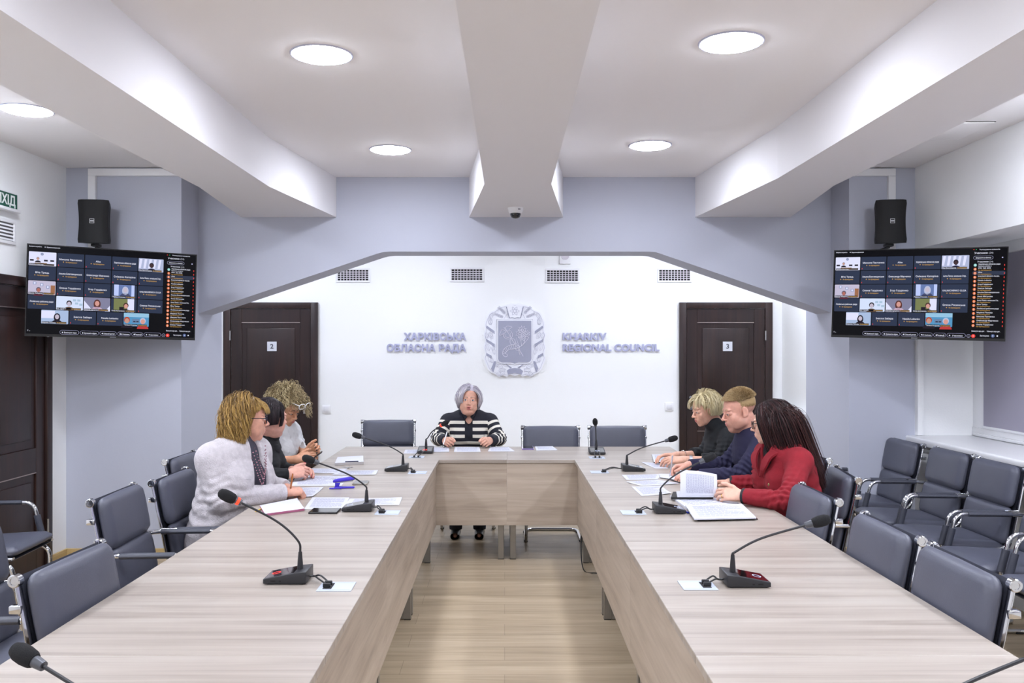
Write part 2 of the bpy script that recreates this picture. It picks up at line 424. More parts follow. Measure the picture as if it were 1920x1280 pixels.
# ================================================================ fittings
o = MB().box((2.40, 5.28, ZC-.012), (2.96, 5.70, ZC), .003).build('ceiling_hatch', M_ceil)
tag(o, 'flat white access panel in the ceiling right of the right beam', 'hatch')
MB().box((2.395, 5.275, ZC-.003), (2.965, 5.705, ZC-.0005)).build('shadow_gap', M_dark, o, smooth=False)
def vent(x, z, label):
    o = empty('air_vent', (x, YB, z)); tag(o, label, 'vent', 'air vents in a row on the back wall')
    W, H = .18, .075
    MB().box((-W, -.012, -H), (W, 0, -H+.02), .002, 1).box((-W, -.012, H-.018), (W, 0, H), .002, 1).box((-W, -.012, -H+.02), (-W+.018, 0, H-.018), .002, 1).box((W-.018, -.012, -H+.02), (W, 0, H-.018), .002, 1).build('frame', M_plastic, o)
    MB().box((-W+.016, -.002, -H+.018), (W-.016, -.0005, H-.016)).build('backing', M_dark, o, smooth=False)
    g = MB()
    for k in range(1, 10): xx = -W+.018+k*(2*W-.036)/10; g.box((xx-.004, -.011, -H+.02), (xx+.004, -.002, H-.018))
    for k in range(1, 5): zz = -H+.02+k*(2*H-.038)/5; g.box((-W+.018, -.009, zz-.004), (W-.018, -.002, zz+.004))
    g.build('grille', mat('vent_grey', (205, 200, 208), .5), o, smooth=False)
sc = YB/FPX
def bw(px, py): return ((px-PX0)*sc, EYE-(py-PY0)*sc)
for i, (px, py, s) in enumerate(((662, 516, 'leftmost of the row, above door 2'), (875.5, 515, 'left of the wall emblem'), (1054.5, 517, 'under the small round extractor cover'), (1264.5, 516, 'rightmost of the row, beside door 3'))):
    x, z = bw(px, py); vent(x, z, 'white air vent grille on the back wall, '+s)
x, z = bw(1059.5, 480)
o = empty('extractor_cover', (x, YB, z)); tag(o, 'small square white cover with round grille high on the back wall', 'extractor cover')
MB().box((-.06, -.025, -.085), (.06, 0, .06), .006).build('cover', M_plastic, o)
MB().lathe([(.0, .0), (.042, .0), (.042, .004), (.0, .004)], 20, frame((1, 0, 0), (0, 0, 1), (0, -1, 0), (0, -.026, 0))).build('round_grille', mat('vent_grey', (205, 200, 208)), o)
for px, py, s in ((612, 767, 'beside door 2'), (1254.5, 762, 'beside door 3')):
    x, z = bw(px, py)
    o = empty('light_switch', (x, YB, z)); tag(o, 'white square light switch on the back wall '+s, 'switch', 'light switches on the back wall')
    MB().box((-.044, -.01, -.044), (.044, 0, .044), .003).build('plate', M_plastic, o)
    MB().box((-.027, -.015, -.027), (.027, -.01, .027), .002).build('rocker', mat('switch_rocker', (226, 226, 230), .35), o)
# exit sign and vent on the left wall
ML = frame((0, 1, 0), (-1, 0, 0), (0, 0, 1), (XL, 0, 0))       # local x -> +Y, local -y -> out of the wall
o = MB().box((5.60, -.022, 2.515), (5.945, 0, 2.625), .003).xf(ML).build('exit_sign', M_plastic)
tag(o, 'green exit sign with white letters high on the left wall', 'sign')
MB().box((5.605, -.024, 2.522), (5.94, -.0225, 2.618)).xf(ML).build('green_face', mat('exit_green', (18, 74, 60), .5, emit=(18, 74, 60), estr=.25), o, smooth=False)
t = text_mb('ВИХӀД', .1, .0004, .003, fit=(.285, .082)); t.xf(ML @ frame((1, 0, 0), (0, 0, 1), (0, -1, 0), (5.632, -.0248, 2.540)))
t.build('lettering', mat('sign_white', (236, 240, 238), .5), o, smooth=False)
MB().box((5.60, -.05, 2.495), (5.945, 0, 2.515), .004).xf(ML).build('lower_housing', M_plastic, o)
o = empty('wall_vent', (XL, 5.76, 2.362)); tag(o, 'white louvred vent on the left wall below the exit sign', 'vent')
MQ = frame((0, 1, 0), (-1, 0, 0), (0, 0, 1))
b = MB(); W, H = .19, .083
b.box((-W, -.012, -H), (W, 0, -H+.022), .002, 1).box((-W, -.012, H-.022), (W, 0, H), .002, 1).box((-W, -.012, -H+.022), (-W+.022, 0, H-.022), .002, 1).box((W-.022, -.012, -H+.022), (W, 0, H-.022), .002, 1)
b.xf(MQ).build('frame', M_plastic, o)
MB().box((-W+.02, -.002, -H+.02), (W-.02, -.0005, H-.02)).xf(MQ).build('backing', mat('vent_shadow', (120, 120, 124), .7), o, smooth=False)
b = MB()
for k in range(6):
    zz = -H+.033+k*.0235; b.add([(-W+.022, -.011, zz-.008), (W-.022, -.011, zz-.008), (W-.022, -.002, zz+.006), (-W+.022, -.002, zz+.006)], [(0, 1, 2, 3)])
b.xf(MQ).build('louvres', M_plastic, o, smooth=False)
# cable trunking on the pillars
o = MB().box((-3.155, 6.62, 1.9), (-3.098, 6.65, 2.8845), .002, 1).box((-3.155, 6.62, 2.885), (-2.47, 6.65, 2.94), .002, 1).build('cable_trunking', M_plastic)
tag(o, 'white cable trunking running up the left pillar behind the speaker', 'trunking', 'cable trunking on the pillars')
o = MB().box((2.907, 6.62, 1.9), (2.962, 6.65, 2.8845), .002, 1).box((2.63, 6.62, 2.885), (2.962, 6.65, 2.94), .002, 1).build('cable_trunking', M_plastic)
tag(o, 'white cable trunking running up the right pillar behind the speaker', 'trunking', 'cable trunking on the pillars')
# dome camera under the middle beam
o = empty('ceiling_camera', (.082, 6.55, ZB)); tag(o, 'small white dome security camera under the middle ceiling beam', 'camera')
MB().lathe([(.0, 0), (.058, 0), (.058, -.006), (.05, -.035), (.042, -.042), (.0, -.042)], 28).build('housing', M_plastic, o)
MB().lathe([(.040, -.04), (.039, -.055), (.032, -.07), (.02, -.078), (.0, -.081)], 24).build('dome', mat('dome_black', (18, 18, 22), .08, coat=.5), o)
MB().box((.018, -.053, -.02), (.036, -.0525, -.014)).build('logo_mark', mat('plate_print', (70, 70, 82)), o, smooth=False)
# speakers
def speaker(x, z, rz, label):
    o = empty('wall_speaker', (x, 6.47, z), rz); tag(o, label, 'speaker', 'black wall speakers on the pillars')
    n = 9; H = .1575
    b = MB(); vs = []; rows = 13
    for j in range(rows):
        t = -1+2*j/(rows-1); hw = .102+.012*t*t; e = 1-max(0, abs(t)-.86)/.14*.06
        for i in range(n):
            u = -1+2*i/(n-1); vs.append((hw*e*u, -.075-.02*(1-u*u)*(1-.25*t*t)+(.014 if abs(u) == 1 else 0), H*t*(1-.012*u*u*0)))
    fs = [(j*n+i, j*n+i+1, (j+1)*n+i+1, (j+1)*n+i) for j in range(rows-1) for i in range(n-1)]
    b.add(vs, fs)
    # side walls back to the rear of the cabinet
    loop = [i for i in range(n)]+[j*n+n-1 for j in range(1, rows)]+[(rows-1)*n+i for i in range(n-2, -1, -1)]+[j*n for j in range(rows-2, 0, -1)]
    front = [vs[i] for i in loop]; back = [(p[0]*.72, .075, p[2]*.93) for p in front]; L = len(loop)
    b.add(front+back, [(i, L+i, L+(i+1) % L, (i+1) % L) for i in range(L)]+[tuple(L+i for i in range(L))])
    b.build('cabinet', mat('speaker_black', (10, 10, 12), .7, bump=.15, bscale=400), o, angle=50)
    q = MB()
    for a0, a1, c0, c1 in ((-.016, .016, .014, .0165), (-.016, .016, -.0165, -.014), (-.016, -.0135, -.014, .014), (.0135, .016, -.014, .014), (-.012, .012, -.004, .004)):
        q.box((a0, -.0965, c0), (a1, -.0945, c1))
    q.build('logo_badge', mat('badge_white', (205, 205, 208), .5), o, smooth=False)
    MB().box((-.03, -.03, -.178), (.03, .03, -.158), .004).box((-.012, 0, -.19), (.012, .172, -.175), .003).build('bracket', M_black, o)
    return o
speaker(-3.02, 2.508, math.radians(7), 'black wall speaker mounted above the left screen')
speaker(2.84, 2.508, math.radians(-7), 'black wall speaker mounted above the right screen')

# ================================================================ wall lettering
M_let = mat('steel_blue_letters', (174, 176, 206), .5)
def wall_text(txt, px0, px1, pyb, pyt, label):
    x0, z0 = bw(px0, pyb); x1, z1 = bw(px1, pyt)
    t = text_mb(txt, .1, .09, .0042, spacing=1.06)
    w_, h_ = x1-x0, z1-z0
    # squeeze to the measured width; cap height from a capital without descender
    ref = text_mb('Х', .1, 0, .0042); ch = max(p[1] for p in ref.v)
    xs = [p[0] for p in t.v]; sx = w_/(max(xs)-min(xs)); sy = h_/ch
    t.v = [((p[0]-min(xs))*sx, p[1]*sy, p[2]*.06) for p in t.v]
    o = t.xf(frame((1, 0, 0), (0, 0, 1), (0, -1, 0), (x0, YB-.012, z0))).build('wall_lettering', M_let, smooth=False)
    tag(o, label, 'lettering', 'raised letters on the back wall'); return o
wall_text('ХАРКӀВСЬКА', 757.5, 874, 637, 623.5, 'raised grey-blue Cyrillic word on the back wall, upper line left of emblem')
wall_text('ОБЛАСНА РАДА', 725.5, 874, 658, 644.5, 'raised grey-blue Cyrillic words on the back wall, lower line left of emblem')
wall_text('KHARKIV', 1055, 1137, 636.5, 623, 'raised grey-blue word KHARKIV on the back wall right of emblem')
wall_text('REGIONAL COUNCIL', 1055, 1236, 657.5, 644, 'raised grey-blue words REGIONAL COUNCIL on the back wall right of emblem')
# ================================================================ conference desks (a U of ten)
M_top = wood('ash_desk_top', [(134, 123, 114), (155, 144, 134), (168, 158, 148), (175, 167, 158)], (.75, 17, 1), .33, fine=.22, distort=.5)
M_panX = wood('ash_panel_wide', [(146, 130, 116), (168, 153, 137), (181, 166, 150), (190, 177, 162)], (.9, 1, 11), .45, fine=.25, distort=.9)
M_panY = wood('ash_panel_long', [(146, 130, 116), (168, 153, 137), (181, 166, 150), (190, 177, 162)], (1, .9, 11), .45, fine=.25, distort=.9)
M_edge = mat('ash_edge_band', (180, 174, 166), .4)
M_leg = mat('brushed_leg_metal', (150, 147, 142), .38, .85)
TZ, TT = TABLE_Z, .025
DESK = [0]
def desk(x0, x1, y0, y1, inner, label):
    "inner: side that carries the modesty panel: 'S' (-Y), 'E' (+X) or 'W' (-X)"
    cx, cy = (x0+x1)/2, (y0+y1)/2
    o = empty('conference_desk', (cx, cy, 0)); tag(o, label, 'desk', 'ash conference desks set in a U')
    a, b, c, d = x0-cx, x1-cx, y0-cy, y1-cy
    g = .0007
    t = MB().box((a+g, c+g, TZ-TT), (b-g, d-g, TZ), .0015, 1)
    to = t.build('tabletop', [M_top], o, smooth=False)
    p = .022; pt = .018; pz0, pz1 = .262, TZ-TT-.001
    if inner == 'S': MB().box((a+.0002, c+.012, pz0), (b-.0002, c+.012+pt, pz1), .001, 1).build('modesty_panel', M_panX, o, smooth=False)
    if inner == 'E': MB().box((b-p-pt, c+.0002, pz0), (b-p, d-.0002, pz1), .001, 1).build('modesty_panel', M_panY, o, smooth=False)
    if inner == 'W': MB().box((a+p, c+.0002, pz0), (a+p+pt, d-.0002, pz1), .001, 1).build('modesty_panel', M_panY, o, smooth=False)
    # two closed metal frames as legs
    def leg(lo, hi, ax):
        w2 = .022; zt = TZ-TT-.003
        m_ = MB()
        if ax == 'Y':     # frame lies along Y at x = lo
            x, ya, yb = lo, hi[0], hi[1]
            m_.box((x-w2, ya, .004), (x+w2, ya+.045, zt), .002, 1).box((x-w2, yb-.045, .004), (x+w2, yb, zt), .002, 1)
            m_.box((x-w2, ya+.045, .004), (x+w2, yb-.045, .044), .002, 1).box((x-w2, ya+.045, zt-.04), (x+w2, yb-.045, zt), .002, 1)
            f_ = MB().box((x-w2, ya, 0), (x+w2, ya+.04, .004)).box((x-w2, yb-.04, 0), (x+w2, yb, .004))
        else:
            y, xa, xb = lo, hi[0], hi[1]
            m_.box((xa, y-w2, .004), (xa+.045, y+w2, zt), .002, 1).box((xb-.045, y-w2, .004), (xb, y+w2, zt), .002, 1)
            m_.box((xa+.045, y-w2, .004), (xb-.045, y+w2, .044), .002, 1).box((xa+.045, y-w2, zt-.04), (xb-.045, y+w2, zt), .002, 1)
            f_ = MB().box((xa, y-w2, 0), (xa+.04, y+w2, .004)).box((xb-.04, y-w2, 0), (xb, y+w2, .004))
        lo_ = m_.build('leg_frame', M_leg, o, smooth=False); f_.build('foot_pad', M_black, lo_, smooth=False)
    if inner == 'S':
        leg(a+.045, (c+.05, d-.08), 'Y'); leg(b-.045, (c+.05, d-.08), 'Y')
    elif inner == 'E':
        leg(c+.045, (a+.08, b-.06), 'X'); leg(d-.045, (a+.08, b-.06), 'X')
    else:
        leg(c+.045, (a+.06, b-.08), 'X'); leg(d-.045, (a+.06, b-.08), 'X')
    return o
TX0, TXM, TX1 = -1.335, .018, 1.390
IX0, IX1 = -.487, .520
YD = [7.367, 6.498, 5.160, 3.774, 2.383, 1.02]
desk(TX0, TXM, YD[1], YD[0], 'S', 'ash desk at the head of the U where the person in the striped sweater sits')
desk(TXM, TX1, YD[1], YD[0], 'S', 'ash desk at the head of the U in front of two empty chairs')
for i, s in enumerate(('furthest, joining the head desk', 'second from the head, with the purple stapler', 'third from the head, bare but for one lit microphone', 'nearest the camera')):
    desk(TX0, IX0, YD[i+2], YD[i+1], 'E', 'ash desk in the left arm, '+s)
for i, s in enumerate(('furthest, joining the head desk', 'second from the head, with folder and loose papers', 'third from the head, bare but for one microphone', 'nearest the camera')):
    desk(IX1, TX1, YD[i+2], YD[i+1], 'W', 'ash desk in the right arm, '+s)
o = MB().tube(smooth_path([(.60, 6.40, .40), (.555, 6.32, .18), (.56, 6.2, .012), (.64, 6.12, .008), (.72, 6.1, .008)], 8), .004, 6).build('power_cable', M_black)
tag(o, 'thin black cable hanging to the floor under the right desks', 'cable')

# ================================================================ soft pad cantilever chairs
M_lea = mat('grey_leather', (79, 81, 94), .42, vary=.04, vscale=5, bump=.10, bscale=220)
M_sling = mat('dark_grey_leather', (60, 62, 73), .5, bump=.1, bscale=220)
def pad(w, h, t, bulge=.012, n=14, nv=10, r=.045):
    "soft cushion in the XZ plane, thickness along Y, rounded corners, puffed faces"
    vs = []; fs = []
    def corner(u, v):
        x, z = u*w/2, v*h/2
        ax, az = abs(x)-(w/2-r), abs(z)-(h/2-r)
        if ax > 0 and az > 0:
            L = math.hypot(ax, az); m_ = max(ax, az)
            k = m_/L if L else 1
            x = math.copysign(w/2-r+ax*k, x); z = math.copysign(h/2-r+az*k, z)
        return x, z
    for side in (1, -1):
        for j in range(nv+1):
            for i in range(n+1):
                u, v = -1+2*i/n, -1+2*j/nv
                u = math.copysign(abs(u)**.7, u); v = math.copysign(abs(v)**.7, v)
                x, z = corner(u, v)
                e = (1-abs(u)**6)*(1-abs(v)**6)
                rim = max(abs(u), abs(v)); k = (1-max(0, (rim-.88)/.12)**2.2*.55)
                vs.append((x, side*(t/2*k+bulge*e*(1-.5*(u*u+v*v)/2)), z))
    N = (n+1)*(nv+1)
    for s_ in range(2):
        for j in range(nv):
            for i in range(n):
                q = (s_*N+j*(n+1)+i, s_*N+j*(n+1)+i+1, s_*N+(j+1)*(n+1)+i+1, s_*N+(j+1)*(n+1)+i)
                fs.append(q[::-1] if s_ == 0 else q)
    loop = [i for i in range(n+1)]+[j*(n+1)+n for j in range(1, nv+1)]+[nv*(n+1)+i for i in range(n-1, -1, -1)]+[j*(n+1) for j in range(nv-1, 0, -1)]
    # seam ring in the middle keeps the edge round
    ring_ = []
    for i in loop:
        x, _, z = vs[i]; L = math.hypot(x, z); ring_.append((x*(1+.006/L), 0, z*(1+.006/L)))
    b0 = len(vs); vs += ring_; Lp = len(loop)
    for k in range(Lp):
        k2 = (k+1) % Lp
        fs.append((loop[k], loop[k2], b0+k2, b0+k)); fs.append((b0+k, b0+k2, N+loop[k2], N+loop[k]))
    return MB().add(vs, fs)
def rotx(a): return Matrix.Rotation(a, 4, 'X')
def make_chair():
    "faces +Y, origin on the floor under the middle of the seat"
    root = empty('conference_chair')
    lean = math.radians(11)
    # point on the back line: height z -> y
    def yb(z): return -.215-(z-.46)*math.tan(lean)
    up = pad(.468, .235, .05).xf(Matrix.Translation((0, yb(.785)+.018, .785)) @ rotx(lean)).build('upper_back_pad', M_lea, root, angle=180)
    lowp = pad(.468, .215, .045).xf(Matrix.Translation((0, yb(.562)+.018, .562)) @ rotx(lean)).build('lower_back_pad', M_lea, root, angle=180)
    seat = pad(.47, .47, .05, .014).xf(Matrix.Translation((0, .03, .452)) @ rotx(PI/2+math.radians(3))).build('seat', M_lea, root, angle=180)
    # sling behind the pads
    sl = MB(); prof = [(yb(.90)-.012, .90), (yb(.68)-.014, .68), (yb(.47)-.012, .47), (-.17, .425), (.0, .412), (.25, .425)]
    prof = smooth_path([(0, a, b) for a, b in prof], 5); n = len(prof)
    vs = [(sx*.232, p.y+o_[0], p.z+o_[1]) for o_ in ((0, 0), (-.008, -.008)) for sx in (-1, 1) for p in prof]
    fs = []
    for i in range(n-1):
        fs += [(i, n+i, n+i+1, i+1), (2*n+i, 2*n+i+1, 3*n+i+1, 3*n+i), (i, i+1, 2*n+i+1, 2*n+i), (n+i, 3*n+i, 3*n+i+1, n+i+1)]
    fs += [(0, 2*n, 3*n, n), (n-1, 2*n-1, 4*n-1, 3*n-1)]
    sl.add(vs, fs).build('sling', M_sling, root, angle=50)
    for sx in (-1, 1):
        x = sx*.238
        pth = fillet([(x, yb(.905)-.018, .905), (x, yb(.45)-.012, .44), (x, .25, .432)], .09, 8)
        fr = MB().tube(pth, .0125, 10, flat=(1.25, .62)).build('side_frame', M_chrome, root)
        kn = MB().lathe([(0, -.012), (.017, -.012), (.02, -.009), (.02, .012), (.017, .0145), (.011, .0145), (.0105, .012), (0, .012)], 18,
                        frame((0, 1, 0), (0, 0, 1), (sx, 0, 0), (x+sx*.006, yb(.895)-.016, .888))).build('knob', M_chrome, fr)
        xa = sx*.262
        arm = fillet([(x+sx*.004, yb(.655)-.016, .648), (xa, yb(.655)+.05, .652), (xa, .13, .655), (xa, .185, .44), (x, .12, .428)], .055, 7)
        ar = MB().tube(arm, .0115, 10).build('armrest', M_chrome, root)
        i0, i1 = 10, 13
        slv = [Vector((xa, yb(.655)+.075, .652)), Vector((xa, -.1, .653)), Vector((xa, .065, .6545))]
        MB().tube(slv, .0175, 12, flat=(.8, 1.1)).tube([Vector((xa, .150, .577)), Vector((xa, .178, .468))], .0175, 12, flat=(1.0, 1.1)).build('arm_sleeve', M_sling, ar)
    # brackets and back spreader
    sp = MB().tube([(-.244, yb(.8)-.03, .8), (.244, yb(.8)-.03, .8)], .009, 8)
    for sx in (-1, 1): sp.box((sx*.244-.014, yb(.8)-.05, .79), (sx*.244+.014, yb(.8)-.012, .815), .004)
    sp.build('back_spreader', M_chrome, root)
    # cantilever base: seat front, down, back along the floor
    w = .225
    bp = [(-w, -.16, .415), (-w, .245, .405), (-w, .235, .013), (-w, -.27, .013), (w, -.27, .013), (w, .235, .013), (w, .245, .405), (w, -.16, .415)]
    ba = MB().tube(fillet(bp, .085, 8), .0125, 10).tube([(-w, .13, .415), (w, .13, .415)], .009, 8)
    bo = ba.build('cantilever_base', M_chrome, root)
    for sx in (-1, 1):
        for y in (.14, -.2): MB().box((sx*w-.016, y-.02, 0), (sx*w+.016, y+.02, .012), .003).build('floor_glide', M_black, bo)
    return root
CH = make_chair(); ch_used = [False]
def chair(x, y, face, label, group=None):
    "face: heading of the seat in degrees (0 = +X, 90 = +Y); x, y = middle of the seat"
    o = CH if not ch_used[0] else copy_tree(CH)
    ch_used[0] = True
    o.location = (x, y, 0); o.rotation_euler = (0, 0, math.radians(face-90))
    for k in ('label', 'category', 'group'):
        if k in o: del o[k]
    tag(o, label, 'chair', group or 'grey soft pad chairs'); return o
BK = .30      # the knob line lies this far behind the seat middle
def chair_knob(kx, ky, face, label):
    "place by the knob nearest the camera"
    a = math.radians(face); f = Vector((math.cos(a), math.sin(a))); s = Vector((-f.y, f.x))
    side = 1 if s.y < 0 else -1        # which side lies nearer the camera
    c = Vector((kx, ky))-s*side*.25+f*BK
    return chair(c.x, c.y, face, label)
# left arm of the U
chair_knob(-1.452, 2.62, -3, 'grey padded chair pushed in at the near left desk, second of its row')
chair_knob(-2.02, 2.99, 2, 'grey padded chair cut by the left picture edge behind the near left desk chair')
chair_knob(-1.844, 3.925, 2, 'grey padded empty chair at the left desks directly before the person in the cream cardigan')
chair_knob(-1.80, 4.50, 1, 'grey padded chair the person in the cream cardigan sits on')
chair_knob(-2.05, 5.316, 0, 'grey padded chair the dark haired person in black sits on')
chair(-1.68, 6.34, 0, 'grey padded chair the curly haired person in white knit sits on')
chair(-2.95, 5.00, 4, 'grey padded chair standing beside the dark door in the left wall')
# head of the U
chair(-1.06, 7.93, -84, 'grey padded empty chair at the head desk, left of the person in stripes')
chair(-.32, 7.80, -90, 'grey padded chair the person in the striped sweater sits on')
chair(.40, 7.30, -90, 'grey padded empty chair at the head desk with phone and papers before it')
chair(.98, 7.31, -90, 'grey padded empty chair at the head desk, rightmost')
# right arm of the U
chair_knob(1.487, 2.575, 180, 'grey padded chair pushed in at the near right desk, closest to the camera')
chair_knob(1.491, 3.159, 180, 'grey padded chair pushed in at the right desks, between two other pushed in chairs')
chair_knob(1.494, 3.945, 180, 'grey padded chair pushed in beside the person in the red jacket')
chair_knob(1.841, 4.588, 172, 'grey padded chair the person in the red jacket sits on')
chair(1.68, 5.62, 180, 'grey padded chair the person in the navy sweater sits on')
chair(1.66, 6.36, 180, 'grey padded chair the blond person in black sits on')
# row under the window
for x, y, s in ((2.947, 6.18, 'furthest, next to the grey pillar'), (2.975, 5.56, 'second from the pillar'), (2.96, 4.98, 'third from the pillar'),
                (2.955, 4.38, 'fourth from pillar'), (2.955, 3.78, 'fifth from pillar')):
    chair_knob(x, y, 180, 'grey padded chair in the row under the window sill, '+s)

# ================================================================ table outlets and gooseneck microphones
M_mic = mat('mic_black', (38, 38, 42), .42)
M_foam = mat('mic_foam', (22, 22, 25), .95, bump=.8, bscale=700)
M_glass = mat('mic_glass_top', (16, 14, 16), .06, coat=.6)
M_out = mat('outlet_aluminium', (184, 192, 207), .45)
def outlet(x, y, yaw, label):
    o = empty('table_outlet', (x, y, TZ), yaw); tag(o, label, 'outlet', 'white outlets let into the desks')
    MB().box((-.06, -.058, 0), (.06, .058, .003), .001, 1).build('plate', M_out, o, smooth=False)
    g = MB().box((-.054, .043, .003), (.054, .0445, .0034)).box((-.054, -.0445, .003), (.054, -.043, .0034))
    g.build('plate_groove', mat('groove_grey', (150, 158, 178), .5), o, smooth=False)
    MB().box((.012, -.036, .0032), (.042, .036, .0042)).build('socket_opening', M_dark, o, smooth=False)
    return o
def mic(x, y, yaw, dirn, tip, lit, label, ring_col=(190, 200, 230), cab=None, mount=.30):
    """base at x,y on the desk; yaw turns the long axis (local +X = low user end);
    tip = world point of the foam tip's middle; cab = outlet point for the leads"""
    o = empty('gooseneck_microphone', (x, y, TZ), yaw); tag(o, label, 'microphone', 'gooseneck table microphones')
    L, W = .152, .122
    a = MB()
    pr = [(-L/2, .004), (L/2, .004), (L/2, .021), (-L/2+.042, .042), (-L/2, .046)]
    a.prism(pr, -W/2, W/2, 'Y', .003, 2).box((-L/2+.012, -W/2+.01, 0), (L/2-.012, W/2-.01, .004))
    bo = a.build('base', M_mic, o)
    # sloping glossy top
    def top(u, v, h=.0006):
        xx = -L/2+.045+u*(L-.05); zz = .0415-(xx+L/2-.042)*(.0205/(L-.042)); return (xx, -W/2+.008+v*(W-.016), zz+h)
    MB().quad(top(0, 0), top(1, 0), top(1, 1), top(0, 1)).build('glass_top', M_glass, bo, smooth=False)
    rg = MB(); n = 28
    c_ = top(.72, .5, .0012); vs = []
    for k in range(n):
        t = 2*PI*k/n
        for rr in (.0125, .0155): vs.append((c_[0]+rr*math.cos(t), c_[1]+rr*math.sin(t), c_[2]-rr*math.cos(t)*.19))
    rg.add(vs, [(2*k, 2*k+1, (2*k+3) % (2*n), (2*k+2) % (2*n)) for k in range(n)])
    rc = (255, 60, 50) if lit else ring_col
    rg.build('button_ring', mat('ring_red' if lit else 'ring_pale', rc, .5, emit=rc, estr=1.4 if lit else .8), bo, smooth=False)
    pt = MB()
    for xx, ww in ((.015, .004), (.04, .009)):
        pt.box((xx-ww, -W/2-.0006, .012), (xx+ww, -W/2+.001, .0165)); pt.box((xx-ww, W/2-.001, .012), (xx+ww, W/2+.0006, .0165))
    pt.build('side_port', mat('port_black', (6, 6, 7), .6), bo, smooth=False)
    # gooseneck in local space
    Mi = Matrix.Translation((x, y, TZ)) @ Matrix.Rotation(yaw, 4, 'Z')
    tl = Mi.inverted() @ Vector(tip)
    b0 = Vector((-L/2+.034, (-.02 if lit is None else 0), .044))
    hgt = tl.z-b0.z
    mid = b0+Vector((tl.x*.04, 0, hgt*.38)); 
    q = b0.lerp(tl, .36); q.z = b0.z+hgt*.66
    pth = smooth_path([b0, b0+Vector((0, 0, .055)), mid+Vector((0, (tl.y-b0.y)*.1, 0)), q, tl], 9)
    hd = (pth[-1]-pth[-4]).normalized()
    nk = MB().tube([b0, b0+Vector((0, 0, .02)), b0+Vector((0, 0, .06))], [.011, .010, .0065], 12).tube(pth, .0042, 8)
    nk.build('gooseneck', M_mic, o)
    z_ = hd; x_ = z_.orthogonal().normalized(); y_ = z_.cross(x_)
    Mh = frame(x_, y_, z_, tl)
    MB().lathe([(.0, -.045), (.0105, -.045), (.0125, -.025), (.0125, -.018)], 14, Mh).build('capsule', mat('capsule_grey', (92, 94, 100), .35, .6), o)
    MB().lathe([(.0, -.020), (.0145, -.020), (.0185, -.012), (.0205, .006), (.0195, .025), (.0145, .038), (.007, .043), (.0, .044)], 18, Mh).build('foam_windscreen', M_foam, o)
    if lit: MB().lathe([(.0128, -.036), (.0138, -.035), (.0138, -.027), (.0128, -.026)], 16, Mh).build('light_ring', mat('light_ring_red', (255, 60, 30), .4, emit=(255, 58, 30), estr=1.5), o)
    if cab:
        cl = Mi.inverted() @ Vector(cab)
        for k, dy in enumerate((-.012, .014)):
            s0 = Vector((-L/2+.002, 0, .016)); e = Vector((cl.x+.030, cl.y+dy*1.2, .012))
            m1 = s0.lerp(e, .55)+Vector((0, dy*.9, .012))
            MB().tube(smooth_path([s0, s0+Vector((-.02, 0, 0)), m1, e], 6), .0032, 6).box((e.x-.012, e.y-.006, .004), (e.x+.014, e.y+.006, .018), .002, 1).build('lead', M_black, o)
    return o
def station(bx, by, hx, hy, hd_d, ox, oy, inner, lit, where, cable=True):
    "bx,by pixel of the base middle at table level; hx,hy,hd_d foam pixel and depth; ox,oy outlet pixel"
    b = TB(bx, by); t = P(hx, hy, hd_d)
    yaw = {'L': PI, 'R': 0.0, 'H': -PI/2}[inner]
    c = None
    if ox:
        c = TB(ox, oy); outlet(c.x, c.y, {'L': PI, 'R': 0, 'H': -PI/2}[inner], 'white outlet plate for the microphone '+where)
    mic(b.x, b.y, yaw, None, t, lit, 'black gooseneck microphone '+where, cab=c if cable else None)
station(541, 1088, 431, 932, 3.06, 631, 1100, 'L', True, 'with lit red ring on the bare left desk')
station(672, 956, 582, 862, 4.42, 727, 961, 'L', False, 'on the left desk beside the purple stapler')
station(744, 882, 672, 817, 5.90, 783, 886, 'L', False, 'on the far left desk by the closed white notebook')
station(798, 848.5, 833, 794, 6.90, 781, 857, 'H', True, 'lit red before the person in stripes')
station(1119, 850.5, 1116, 792, 6.80, 1119, 858, 'H', False, 'before the rightmost empty chair at the head desk')
station(1187, 882, 1259, 823, 5.90, 1124, 885, 'R', False, 'on the far right desk by the blond person')
station(1254, 960, 1327, 859, 4.42, 1187, 961, 'R', False, 'on the right desk beside the black folder')
station(1396, 1094, 1534, 978, 3.04, 1308, 1098, 'R', False, 'on the bare right desk')
# nearest pair, cut by the lower picture edge
outlet(-.62, 1.72, PI, 'white outlet plate let into the nearest left desk')
mic(-.80, 1.72, PI, None, P(52, 1231, 1.80), False, 'black gooseneck microphone at the lower left corner of the picture', cab=(-.62, 1.72, TZ))
outlet(.655, 1.72, 0, 'white outlet plate let into the nearest right desk')
mic(.84, 1.72, 0, None, P(2010, 1200, 1.80), False, 'black gooseneck microphone whose stem crosses the lower right corner', cab=(.655, 1.72, TZ))
